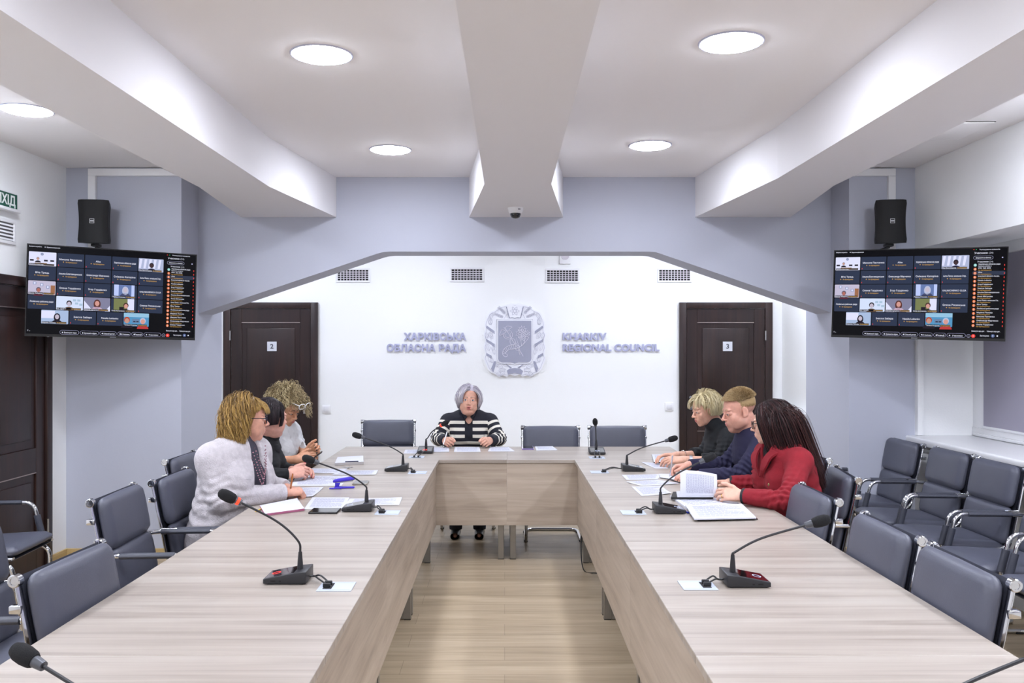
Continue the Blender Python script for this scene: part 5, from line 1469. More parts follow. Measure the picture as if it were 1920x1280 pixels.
def hairdo(c, name, parts, m):
    V, F, At = merge(parts); return np_mesh(name, V-c['o0'], F, m, c['body'], None, At)
def capfn(H, t, zb, face=((0, .112, -.045), (.064, .080, .110)), side=None, bw=None):
    def b(f):
        H.ell(f, (0, -.020, .044), (.073+t, .090+t, .081+t), .01)
        if zb is not None:
            a_, b_ = bw or (.066+t, .066+t)
            f.seg(H.w((0, -.032, .02)), H.w((0, -.036, zb)), (a_, b_), (a_*.92, b_*.86), H.d((1, 0, 0)), .02)
        H.ell(f, face[0], face[1], .012, '-')
        if side:
            for x in (-1, 1): H.ell(f, (x*side[0][0], side[0][1], side[0][2]), side[1], .008, '-')
    return b
def under(H, flow, r, L_, seed, keep=None, n=2200, w=.0022, tone=(.15, .9)):
    "short locks that cover the mass beneath"
    P0, N0 = scalp(n, keep or (lambda v: (v[:, 2] > .05+.60*np.maximum(0, v[:, 1]))), seed, r)
    _, d = flow(P0, N0)
    return locks(H, P0, d, L_, 5, w, .3, .8, lift=.002, seed=seed+1, wob=.05, tone=tone, base=r[0]-.0735, facebase=.003)
def earcap(H, b0):
    def b(f):
        b0(f)
        for x in (-1, 1): H.ell(f, (x*.070, -.016, -.012), (.024, .030, .046), .012)
    return b
def neckbodies(c, r=.075):
    "round bodies for hair to rest on, in head space"
    H = c['H']; out = []
    for p, q in ((c['neck'], .068), (c['sh'][0]*.5+c['neck']*.5, r+.012), (c['sh'][1]*.5+c['neck']*.5, r+.012), (c['sh'][0], r), (c['sh'][1], r), (c['sec'](.8), .125*c['st']), (c['sec'](.6), .135*c['st'])):
        out.append((H.loc(p), q/H.s))
    return out
# ---------------------------------------------------------------- 1: speaker at the head of the table
def fist(c=(58, 78, 40)): return [c]*4
def build_striped():
    H = Head((-.309, 7.55, 1.130), -86, 2, -3, 1.02)
    hands = [Hand((-.495, 7.335, .805), (.16, -1, .05), (-.75, -.1, .55), 1, [(40, 80, 45), (55, 80, 45), (62, 80, 45), (66, 80, 45)], thumb=((.55, .75, -.45), (.05, .85, -.5), (-.15, .8, -.5))),
             Hand((-.125, 7.335, .805), (-.16, -1, .05), (.75, -.1, .55), -1, [(58, 80, 45), (60, 80, 45), (64, 80, 45), (66, 80, 45)], thumb=((.55, .75, -.45), (.05, .85, -.5), (-.15, .8, -.5)))]
    S = dict(pelvis=(-.31, 7.80, .55), neck=(-.309, 7.645, .985), heading=-90, shoulders=[(-.490, 7.62, .945), (-.128, 7.62, .945)], elbows=[(-.572, 7.53, .800), (-.046, 7.53, .800)],
             wrists=[(-.495, 7.335, .805), (-.125, 7.335, .805)], hands=hands, head=H, stout=1.16, bust=.9, neck_r=.056,
             skin=('fair_warm', (212, 160, 138), (196, 112, 106), (150, 122, 108), (92, 110, 128)), face=dict(width=1.06, fat=.9, mouth=1, brow=.0042, eyes=.0040, nose=.95))
    c = person('person', 'person with short silver hair in a navy and cream striped sweater at the head desk', S)
    nv, cr = mat('navy_knit', (26, 26, 38), .85, bump=.35, bscale=260, sheen=.2), mat('cream_knit', (228, 222, 210), .85, bump=.35, bscale=260)
    n = c['neck']
    def b(f):
        c['torso'](f, .010); sleeves(f, c, .016, .018, .016)
        f.cone(n+np.array([0, .012, -.02]), n+np.array([0, .016, .035]), .085, .075, .03)
        folds(f, c, .004, 1)
        # open neck: a V down the front
        f.cone(n+np.array([0, -.05, .12]), n+np.array([0, -.02, .035]), .090, .060, .004, '-')
        f.seg(n+np.array([0, -.10, .05]), n+np.array([0, -.175, -.085]), (.062, .10), (.004, .06), (1, 0, 0), .003, '-')
    def wave(u, fr): return (fr/2-np.abs(((u-fr/2+.5) % 1)-.5))*12
    def reg(C):
        z = C[:, 2]; lat = np.abs(C[:, 0]+.309)
        m = np.minimum(wave((.952-z)/.0593, .46), (.953-z)*200)
        m = np.where(z > .79, np.minimum(m, (lat-.034)*200), m)
        for i in (0, 1):
            s_, e_, w_ = c['sh'][i], c['el'][i], c['wr'][i]
            for p, q_, off in ((s_, e_, .0), (e_, w_, np.linalg.norm(e_-s_))):
                d = q_-p; L = np.linalg.norm(d); d = d/L; v = C-p; t = v @ d; r = np.linalg.norm(v-t[:, None]*d, axis=1)
                hit = (r < .078) & (t > -.06) & (t < L+.02) & ((C[:, 0]+.309)*(1 if i else -1) > (.165 if off == 0 else .10))
                s2 = t+off; st = np.minimum(wave((s2-.035)/.052, .42), (s2-.03)*200)
                if off: st = np.minimum(st, (L-.055-t)*200)
                m = np.where(hit, st, m)
        return m
    garment(c, 'striped_sweater', marked_mat('striped_knit', (26, 26, 38), [('mark', (228, 222, 210), .25)], .85, bump=.35, bscale=260), b, .0040, None, reg)
    col = MB()
    for x in (-1, 1):
        pth = smooth_path([n+np.array([x*.030, -.085, -.020]), n+np.array([x*.062, -.060, .012]), n+np.array([x*.080, -.005, .040]), n+np.array([x*.055, .055, .055]), n+np.array([0, .072, .060])], 5)
        col.tube(wloc(c['o0'], pth), .030, 10, flat=(1.0, .30))
    col.build('collar', nv, c['root'])
    hm = hair_mat('silver_hair', [(128, 122, 138), (176, 170, 186), (206, 200, 206), (232, 226, 222)])
    parts = [cap_mesh(H, capfn(H, .007, -.070, ((0, .118, -.05), (.066, .080, .118))), tone=.4)]
    px = -.020
    def flow(P0, N0):
        fr = P0[:, 1] > .015
        return fr, tang(N0, np.stack([np.sign(P0[:, 0]-px)*np.where(fr, 1.0, .5)+N0[:, 0]*.3, np.where(fr, .30, -.6), np.full(len(P0), -.15)], 1))
    P0, N0 = scalp(5000, lambda v: (v[:, 2] > -.15+.75*np.maximum(0, v[:, 1])) | ((v[:, 1] < -.1) & (v[:, 2] > -.7)), 5, (.079, .096, .087))
    fr, d = flow(P0, N0)
    ln = np.clip(P0[:, 2]+.100, .05, .20)*np.where(fr, .85, 1)
    parts.append(locks(H, P0, d, ln, 11, .0023, np.where(fr, .75, 1.2), .72, sides=3, ears=True, lift=.005, seed=2, wob=.03, tone=(.1, .95), base=.006, tuck=.28, tz=-.0, facebase=.004, clear=(.054, .047, -.002)))
    parts.append(under(H, flow, (.0795, .0965, .0875), .035, 5))
    hairdo(c, 'hair', parts, hm)
    # pen held in the right hand
    h = hands[0]; tip = h.w((.05, .070, -.048)); 
    pm = MB().tube(wloc(np.zeros(3), [P(831, 833, 7.215), P(838.5, 809, 7.235)]), .0048, 10); o = pm.build('pen', mat('white_pen', (236, 236, 240), .3)); tag(o, 'white pen in the hand of the person in stripes', 'pen')
    return c
build_striped()
# ---------------------------------------------------------------- 2: cream cardigan, golden bob, glasses (left, nearest)
def flow_bob(px, fy=.35):
    def flow(P0, N0):
        fr = P0[:, 1] > .02
        return fr, tang(N0, np.stack([np.sign(P0[:, 0]-px)*np.where(fr, .75, .5)+N0[:, 0]*.4, np.where(fr, fy, -.6), np.full(len(P0), -.2)], 1))
    return flow
def build_cardigan():
    H = Head((-1.405, 4.79, 1.197), 24, -3, 0, 1.0)
    hands = [Hand((-1.205, 4.795, .793), (.82, .50, .02), (.15, -.25, .95), 1, [(48, 62, 38), (56, 66, 40), (62, 66, 40), (64, 66, 40)], thumb=((.50, .80, -.40), (.15, .90, -.45), (-.15, .9, -.4))),
             Hand((-1.235, 4.955, .790), (.75, -.62, .0), (.1, .1, 1), -1, [(30, 40, 25)]*4)]
    S = dict(pelvis=(-1.53, 4.74, .56), neck=(-1.445, 4.765, 1.045), heading=-18, shoulders=[(-1.545, 4.615, 1.005), (-1.40, 4.93, 1.005)], elbows=[(-1.475, 4.555, .795), (-1.38, 5.02, .795)],
             wrists=[(-1.205, 4.795, .793), (-1.235, 4.955, .790)], hands=hands, head=H, stout=1.12, bust=1.1, neck_r=.053,
             skin=('fair_rosy', (214, 158, 136), (190, 104, 100), (132, 98, 70), (96, 110, 120)), face=dict(width=1.02, fat=.5, eyes=.0038))
    c = person('person', 'person with golden wavy hair and glasses in a cream cardigan, writing with a pen', S)
    top = mat('grey_knit', (60, 58, 70), .85, bump=.3, bscale=240)
    n, fw, rt, up = c['neck'], c['fw'], c['rt'], c['up']
    def b(f): c['torso'](f, .006); f.cone(n-up*.03, n+up*.075, .064, .056, .02)
    garment(c, 'grey_turtleneck', top, b, .0045)
    cm = mat('cream_fluffy_knit', (190, 184, 188), .95, vary=.05, vscale=40, bump=1.0, bscale=160, sheen=.15)
    def b2(f):
        c['torso'](f, .024)
        f.cone(n-up*.01-fw*.01, n+up*.03-fw*.015, .085, .070, .02)
        f.seg(c['sec'](-.10), c['sec'](.35), (.205, .158), (.175, .145), rt, .03)
        f.seg(c['sec'](-.2)+fw*.20, c['sec'](.55)+fw*.20, (.060, .115), (.058, .115), rt, .01, '-')
        f.seg(c['sec'](.50)+fw*.19, c['sec'](1.08)+fw*.13, (.056, .115), (.040, .12), rt, .01, '-')
        sleeves(f, c, .026, .025, .020, k=.035); folds(f, c, .005, 3, .6)
    lo = np.minimum(c['pel'], c['neck'])-.34; hi = np.maximum(c['pel'], c['neck'])+.36
    card = garment(c, 'cardigan', cm, b2, .0048, lo=lo, hi=hi)
    for x in (1, -1):
        pth = smooth_path([c['sec'](-.1)+fw*.165+rt*x*.072, c['sec'](.30)+fw*.160+rt*x*.066, c['sec'](.62)+fw*.158+rt*x*.062, c['sec'](.88)+fw*.110+rt*x*.058, c['sec'](1.02)+fw*.030+rt*x*.070, c['sec'](1.07)-fw*.05+rt*x*.040], 6)
        MB().tube(wloc(c['o0'], pth), .019, 10, flat=(.9, .8)).build('shawl_collar', cm, card)
    nb = MB()
    for k, (rad, low) in enumerate(((.060, .60), (.056, .66), (.050, .71))):
        for j in range(26):
            t = -1+2*j/25; p = c['sec'](low+.30*abs(t)**1.6)+rt*t*rad+fw*(.135+.045*(1-t*t)*.6-.03*abs(t)**2+.025)
            nb.ball(tuple(p-c['o0']), .0030+.0010*((j*7+k) % 3)/2, 6)
    nb.build('bead_necklace', mat('mixed_beads', (150, 110, 120), .25, .4, vary=.4, vscale=120), c['root'])
    glasses(H, c['o0'], c['body'], mat('dark_frames', (38, 36, 52), .25))
    MB().ball(tuple(H.w((.080, -.004, -.040))-c['o0']), .0035, 8).build('earring', M_chrome, c['body'])
    hm = hair_mat('golden_hair', [(84, 62, 34), (138, 106, 56), (176, 140, 78), (206, 172, 106)])
    parts = [cap_mesh(H, earcap(H, capfn(H, .007, -.085, ((0, .124, -.05), (.080, .088, .095)), bw=(.074, .068))), tone=.3)]
    flow = flow_bob(-.01)
    P0, N0 = scalp(5000, lambda v: (v[:, 2] > -.10+.62*np.maximum(0, v[:, 1])) | ((v[:, 1] < .15) & (v[:, 2] > -.6)), 8, (.079, .096, .086))
    fr, d = flow(P0, N0)
    parts.append(locks(H, P0, d, np.clip(P0[:, 2]+.150, .10, .24), 13, .0021, 1.3, .62, sides=3, ears=True, curl=(.0068, 62), tone=(.05, .8), bodies=neckbodies(c, .070), lift=.006, seed=4, wob=.03, base=.008, facebase=.004, clear=(.15, .035, 0, .052, .60)))
    Pb, Nb = scalp(800, lambda v: (v[:, 1] > .62) & (v[:, 2] > .30) & (np.abs(v[:, 0]) < .62), 9, (.079, .096, .086))      # fringe
    parts.append(locks(H, Pb, tang(Nb, np.stack([Pb[:, 0]*5, np.full(len(Pb), .9), np.full(len(Pb), -.5)], 1)), .058, 8, .0022, .9, .8, lift=.004, seed=6, base=.006, facebase=.008, tone=(.3, 1)))
    parts.append(under(H, flow, (.0795, .0965, .0865), .05, 11))
    hairdo(c, 'hair', parts, hm)
    a_, b_ = H.w((0, 0, 0)), 0
    h = hands[0]; p0 = P(545, 915, 4.80); p1 = P(549, 888, 4.87)
    o = MB().tube([p0, p0.lerp(p1, .75), p1], [.0045, .0055, .0038], 10).build('pen', mat('brown_lacquer_pen', (150, 84, 36), .25)); tag(o, 'brown pen in the hand of the person in the cream cardigan', 'pen')
# ---------------------------------------------------------------- 3: black cowl sweater, dark hair (left, middle)
def build_cowl():
    H = Head((-1.462, 5.48, 1.145), 47, -4, 0, .98)
    hands = [Hand((-1.345, 5.44, .800), (.90, .40, .10), (.10, -.75, .55), 1, [(38, 45, 28), (40, 45, 30), (44, 48, 30), (48, 50, 30)], thumb=((.55, .80, .10), (.25, .95, .05), (.1, .95, 0))),
             Hand((-1.360, 5.60, .800), (.90, -.05, .12), (.2, .5, .85), -1, [(30, 38, 22)]*4)]
    S = dict(pelvis=(-1.64, 5.56, .56), neck=(-1.53, 5.545, 1.005), heading=2, shoulders=[(-1.565, 5.375, .965), (-1.555, 5.715, .965)], elbows=[(-1.52, 5.335, .800), (-1.52, 5.75, .800)],
             wrists=[(-1.345, 5.44, .800), (-1.360, 5.60, .800)], hands=hands, head=H, stout=1.05, bust=.8, nails=(170, 20, 40),
             skin=('fair_pink', (214, 160, 142), (188, 104, 100), (60, 44, 40), (80, 70, 60)), face=dict(fat=.5))
    c = person('person', 'person with short dark hair in a black cowl neck sweater, turned away', S)
    bk = mat('black_jersey', (15, 16, 21), .85, bump=.3, bscale=220)
    n, fw, rt, up = c['neck'], c['fw'], c['rt'], c['up']
    def b(f): c['torso'](f, .012); sleeves(f, c, .012, .012, .010); folds(f, c, .005, 5)
    sw = garment(c, 'black_sweater', bk, b, .0048)
    cw = MB()
    for k, (dz, r, dr, th) in enumerate(((.035, .075, .03, .024), (.0, .092, .055, .026), (-.040, .104, .075, .026))):
        cw.tube(wloc(c['o0'], [n+up*(dz-.05*max(0, math.cos(t))*(k*.9+.4))+fw*(r+dr*.5)*math.cos(t)*.9+rt*r*math.sin(t) for t in [2*PI*j/28 for j in range(28)]]), th, 10, closed=True, flat=(1.25, .8))
    cw.build('cowl_collar', bk, sw)
    hm = hair_mat('dark_brown_hair', [(18, 14, 18), (32, 25, 30), (48, 38, 42), (62, 50, 54)], .3)
    parts = [cap_mesh(H, capfn(H, .006, .012, ((0, .118, -.06), (.070, .085, .115)), side=((.085, .02, -.035), (.03, .035, .045))), tone=.3)]
    flow = flow_bob(.02)
    P0, N0 = scalp(4000, lambda v: (v[:, 2] > -.05+.62*np.maximum(0, v[:, 1])) | ((v[:, 1] < -.15) & (v[:, 2] > -.5)), 12, (.078, .095, .086))
    fr, d = flow(P0, N0)
    ln = np.where(fr, np.clip(P0[:, 2]+.055, .05, .17), np.clip(P0[:, 2]+.050, .04, .16))
    parts.append(locks(H, P0, d, ln, 11, .0020, 1.3, .62, sides=3, lift=.003, seed=14, wob=.012, base=.005, facebase=.004, tuck=.22, tz=.0, clear=(.15, .035, 0, .05)))
    parts.append(under(H, flow, (.0785, .0955, .0865), .05, 15))
    hairdo(c, 'hair', parts, hm)
# ---------------------------------------------------------------- 4: white cable knit, curly hair (left, far)
def build_curly():
    H = Head((-1.565, 6.27, 1.147), -24, -24, 4, .98)
    hands = [Hand((-1.435, 6.02, .815), (.85, .42, .20), (.05, -.70, .65), 1, [(20, 30, 18), (24, 34, 20), (28, 36, 20), (32, 38, 22)], thumb=((.5, .8, .2), (.2, .95, .15), (.05, .95, .05))),
             Hand((-1.415, 6.24, .835), (.80, -.25, .40), (.45, .6, .5), -1, [(35, 45, 25), (38, 48, 28), (42, 50, 28), (48, 50, 30)], thumb=((.5, .8, .1), (.2, .95, .2), (.0, .95, .2)))]
    S = dict(pelvis=(-1.72, 6.36, .56), neck=(-1.615, 6.33, 1.01), heading=-12, shoulders=[(-1.665, 6.165, .965), (-1.59, 6.49, .965)], elbows=[(-1.64, 5.99, .800), (-1.55, 6.54, .805)],
             wrists=[(-1.435, 6.02, .815), (-1.415, 6.24, .835)], hands=hands, head=H, stout=1.06, bust=1.3, nails=(30, 26, 32),
             skin=('tanned', (192, 138, 106), (166, 92, 84), (58, 42, 36), (70, 54, 44)), face=dict(lookdown=.6, brow=.0034, nose=.95))
    c = person('person', 'person with curly ash blond hair in a white cable knit sweater, holding a phone', S)
    wk = mat('white_cable_knit', (196, 196, 198), .9, bump=.6, bscale=120)
    n, fw, rt, up = c['neck'], c['fw'], c['rt'], c['up']
    def cables(f):
        ce = c['sec'](.55)
        def fn(X, Y, Z):
            x, y, z = X-ce[0], Y-ce[1], Z-ce[2]; la = x*rt[0]+y*rt[1]
            return -.0045*np.maximum(0, np.sin(la*105))*(.55+.45*np.sin(z*150+np.sign(np.sin(la*52))*1.4))
        f.ripple(fn, ce-.30, ce+.30)
    def b(f):
        c['torso'](f, .018); sleeves(f, c, .026, .030, .012, upto=(.45, .5)); folds(f, c, .005, 7); f.cone(n-up*.02, n+up*.060, .072, .064, .02); cables(f)
    garment(c, 'cable_knit_sweater', wk, b, .0042)
    hm = hair_mat('ash_blond_curls', [(66, 54, 36), (128, 108, 76), (178, 158, 116), (218, 202, 160)])
    parts = [cap_mesh(H, capfn(H, .008, -.010, ((0, .120, -.05), (.080, .084, .092))), tone=.15)]
    def flow(P0, N0): return None, tang(N0, np.stack([N0[:, 0], -.2+N0[:, 1]*.8, np.full(len(P0), -.3)], 1))
    P0, N0 = scalp(2600, lambda v: (v[:, 2] > -.20+.62*np.maximum(0, v[:, 1])) | ((v[:, 1] < .1) & (v[:, 2] > -.55)), 21, (.080, .097, .088))
    _, d = flow(P0, N0); d = d*.7+N0*.5
    parts.append(locks(H, P0, d, np.clip(P0[:, 2]+.075, .05, .11), 17, .0020, .5, .78, sides=3, curl=(.0075, 190), lift=.010, seed=22, wob=.10, base=.008, facebase=.008, clear=(.15, .050, 0, .045)))
    Pf, Nf = scalp(260, lambda v: (v[:, 1] > .35) & (v[:, 2] > .2) & (v[:, 0] < .1), 23, (.086, .102, .093))        # curls falling over the far cheek
    parts.append(locks(H, Pf, tang(Nf, np.stack([np.full(len(Pf), -1.0), np.full(len(Pf), .6), np.full(len(Pf), -.3)], 1)), .125, 20, .0020, .8, .85, sides=3, curl=(.0075, 190), lift=.02, seed=24, wob=.08, base=.008, facebase=.014, clear=(.045, .05, .025, .05)))
    hairdo(c, 'hair', parts, hm)
    glasses(H, c['o0'], c['body'], mat('white_frames', (226, 226, 226), .3), dy=.052, dz=.092, rim=.0030)
    M = frame((.75, -.15, .45), (.2, .95, .0), (-.45, .0, .8), P(591, 856, 6.13))
    o = MB().box((-.072, -.036, -.004), (.072, .036, .004), .003).xf(Matrix.Translation(P(588, 858, 6.10)) @ Matrix.Rotation(.15, 4, 'Z') @ Matrix.Rotation(-.62, 4, 'Y')).build('phone', mat('phone_black', (18, 18, 20), .2)); tag(o, 'dark phone held by the curly haired person', 'phone')
# ---------------------------------------------------------------- 5: blond short hair, black turtleneck (right, far)
def build_blond():
    H = Head((1.425, 6.20, 1.147), 190, -14, 0, .97)
    hands = [Hand((1.235, 6.28, .812), (-.95, -.10, .05), (.1, .25, .95), 1, [(22, 34, 20)]*4),
             Hand((1.245, 6.07, .805), (-.97, .10, .02), (.05, -.45, .85), -1, [(20, 30, 20), (24, 34, 20), (28, 36, 22), (32, 38, 22)])]
    S = dict(pelvis=(1.66, 6.34, .56), neck=(1.53, 6.255, 1.00), heading=185, shoulders=[(1.575, 6.42, .955), (1.565, 6.09, .955)], elbows=[(1.50, 6.42, .800), (1.50, 6.035, .800)],
             wrists=[(1.235, 6.28, .812), (1.245, 6.07, .805)], hands=hands, head=H, stout=1.0, bust=.9,
             skin=('fair_light', (216, 166, 142), (186, 100, 92), (140, 112, 84), (90, 100, 110)), face=dict(lookdown=.55, width=.96))
    c = person('person', 'person with short platinum blond hair in a black turtleneck, reading a notebook', S)
    bk = mat('black_turtleneck_knit', (14, 17, 22), .85, bump=.3, bscale=220)
    n, fw, rt, up = c['neck'], c['fw'], c['rt'], c['up']
    def b(f): c['torso'](f, .014); sleeves(f, c, .020, .024, .016, upto=(.55, .55)); f.cone(n-up*.03, H.w((0, -.030, -.115)), .066, .060, .03); folds(f, c, .006, 9)
    garment(c, 'black_turtleneck', bk, b, .0046)
    hm = hair_mat('platinum_hair', [(128, 108, 74), (190, 172, 128), (222, 208, 166), (240, 230, 196)])
    parts = [cap_mesh(H, capfn(H, .006, -.004, ((0, .122, -.055), (.070, .085, .105)), side=((.085, .012, -.02), (.030, .032, .050))), tone=.4)]
    flow = flow_bob(-.015, .5)
    P0, N0 = scalp(4500, lambda v: (v[:, 2] > .0+.55*np.maximum(0, v[:, 1])) | ((v[:, 1] < -.25) & (v[:, 2] > -.6)), 31, (.078, .095, .086))
    fr, d = flow(P0, N0); ln = np.where(fr, np.clip(P0[:, 2]+.005, .04, .11), np.clip(P0[:, 2]+.060, .04, .16))
    parts.append(locks(H, P0, d, ln, 10, .0020, 1.0, .70, sides=3, lift=.007, seed=32, wob=.04, base=.006, facebase=.007, tuck=.25, tz=.0, clear=(.15, .030, 0, .045)))
    parts.append(under(H, flow, (.0785, .0955, .0865), .05, 33)); parts.append(under(H, lambda P_, N_: (None, tang(N_, np.tile((0, -.2, -1.0), (len(P_), 1)))), (.078, .095, .086), .05, 35, lambda v: (v[:, 1] < -.1) & (v[:, 2] < .1) & (v[:, 2] > -.75)))
    hairdo(c, 'hair', parts, hm)
    MB().ball(tuple(H.w((-.080, -.004, -.036))-c['o0']), .0052, 10).build('pearl_earring', mat('pearl', (236, 232, 226), .2), c['body'])
    e, w_ = c['el'][1], c['wr'][1]; p = A3(w_)*.82+A3(e)*.18; d_ = (w_-e)/np.linalg.norm(w_-e)
    MB().tube(wloc(c['o0'], [p-d_*.010, p+d_*.010]), .034, 16).build('watch_strap', mat('watch_steel', (176, 178, 184), .3, .8), c['body'])
    e, w_ = c['el'][0], c['wr'][0]; p = A3(w_)*.80+A3(e)*.20; x_ = Vector((w_-e)/np.linalg.norm(w_-e)); y_ = x_.orthogonal().normalized(); z_ = x_.cross(y_)
    MB().tube(wloc(c['o0'], [p+np.array(y_)*.034*math.cos(t)+np.array(z_)*.034*math.sin(t) for t in [2*PI*k/20 for k in range(20)]]), .0018, 5, closed=True).build('bracelet', M_chrome, c['body'])
# ---------------------------------------------------------------- 6: man in navy (right, middle)
def build_navy():
    H = Head((1.492, 5.57, 1.182), 186, -13, 0, 1.05)
    hands = [Hand((1.205, 5.72, .815), (-.93, -.10, -.06), (-.05, .35, .95), 1, [(30, 50, 30), (40, 58, 34), (48, 60, 36), (54, 60, 36)], thumb=((.50, .82, -.35), (.2, .92, -.35), (.0, .95, -.3))),
             Hand((1.205, 5.44, .790), (-.95, .25, .0), (.0, -.25, .95), -1, [(28, 38, 22)]*4)]
    S = dict(pelvis=(1.69, 5.62, .56), neck=(1.575, 5.60, 1.035), heading=183, shoulders=[(1.60, 5.79, .985), (1.60, 5.41, .985)], elbows=[(1.475, 5.80, .808), (1.45, 5.38, .800)],
             wrists=[(1.205, 5.72, .815), (1.205, 5.44, .790)], hands=hands, head=H, stout=1.10, arm=(.055, .044, .030), neck_r=.060,
             skin=('fair_ruddy', (214, 158, 138), (198, 124, 114), (168, 134, 100), (92, 104, 116)), face=dict(male=1.0, lookdown=.65, width=1.0, fat=.08, brow=.0042, stubble=1, nose=1.08))
    c = person('person', 'person in a navy crew neck sweater with short fair hair, holding a silver pen', S)
    nv = mat('navy_fine_knit', (28, 26, 58), .85, bump=.2, bscale=300)
    n, fw, rt, up = c['neck'], c['fw'], c['rt'], c['up']
    def b(f):
        c['torso'](f, .010); sleeves(f, c, .010, .012, .010); folds(f, c, .006, 11)
        f.cone(n-up*.015, n+up*.012, .080, .072, .02); f.cone(n+up*.012+fw*.01, n+up*.06, .064, .064, .003, '-')
    garment(c, 'navy_sweater', nv, b, .0045)
    hm = hair_mat('fair_short_hair', [(122, 96, 62), (160, 132, 90), (188, 160, 116), (208, 184, 142)])
    parts = []
    def capm(f):
        H.ell(f, (0, -.022, .048), (.0745, .0915, .0815), .01); H.ell(f, (0, .108, -.055), (.090, .085, .118), .01, '-'); H.ell(f, (0, .0, -.075), (.2, .2, .105), .01, '-')
        for x in (-1, 1): H.ell(f, (x*.083, .004, -.01), (.022, .024, .030), .006, '-')
    parts.append(cap_mesh(H, capm, h=.003, tone=.5))
    P0, N0 = scalp(5000, lambda v: v[:, 2] > .32+.10*np.maximum(0, v[:, 1]), 41, (.0745, .0915, .083))
    d = tang(N0, np.stack([np.full(len(P0), .15)+N0[:, 0]*.3, np.full(len(P0), .9), np.full(len(P0), .1)], 1))+N0*np.interp(P0[:, 1], [-.1, .03, .08], [.22, .35, .8])[:, None]
    parts.append(locks(H, P0, d, np.interp(P0[:, 1], [-.1, .05, .08], [.016, .022, .014]), 6, .0016, .25, .9, sides=3, lift=.005, seed=42, wob=.09, base=.004, facebase=.004, tone=(.1, 1.0), clear=(.2, .062, 0, .066)))
    P1, N1 = scalp(1700, lambda v: (v[:, 2] < .42) & (v[:, 2] > -.25) & (v[:, 1] < .30), 43, (.0742, .0912, .0815))
    parts.append(locks(H, P1, tang(N1, np.stack([N1[:, 0]*0, np.full(len(P1), -.3), np.full(len(P1), -1.0)], 1)), .007, 3, .0013, .2, .9, sides=3, lift=.0005, seed=44, base=.0008, tone=(.2, .8)))
    hairdo(c, 'hair', parts, hm)
    o = MB().tube([P(1256, 893, 5.62), P(1258.5, 875, 5.62), P(1261, 854, 5.60)], [.0035, .0052, .0050], 10).build('pen', mat('silver_pen', (214, 214, 220), .2, .7)); tag(o, 'silver pen in the hand of the person in navy', 'pen')
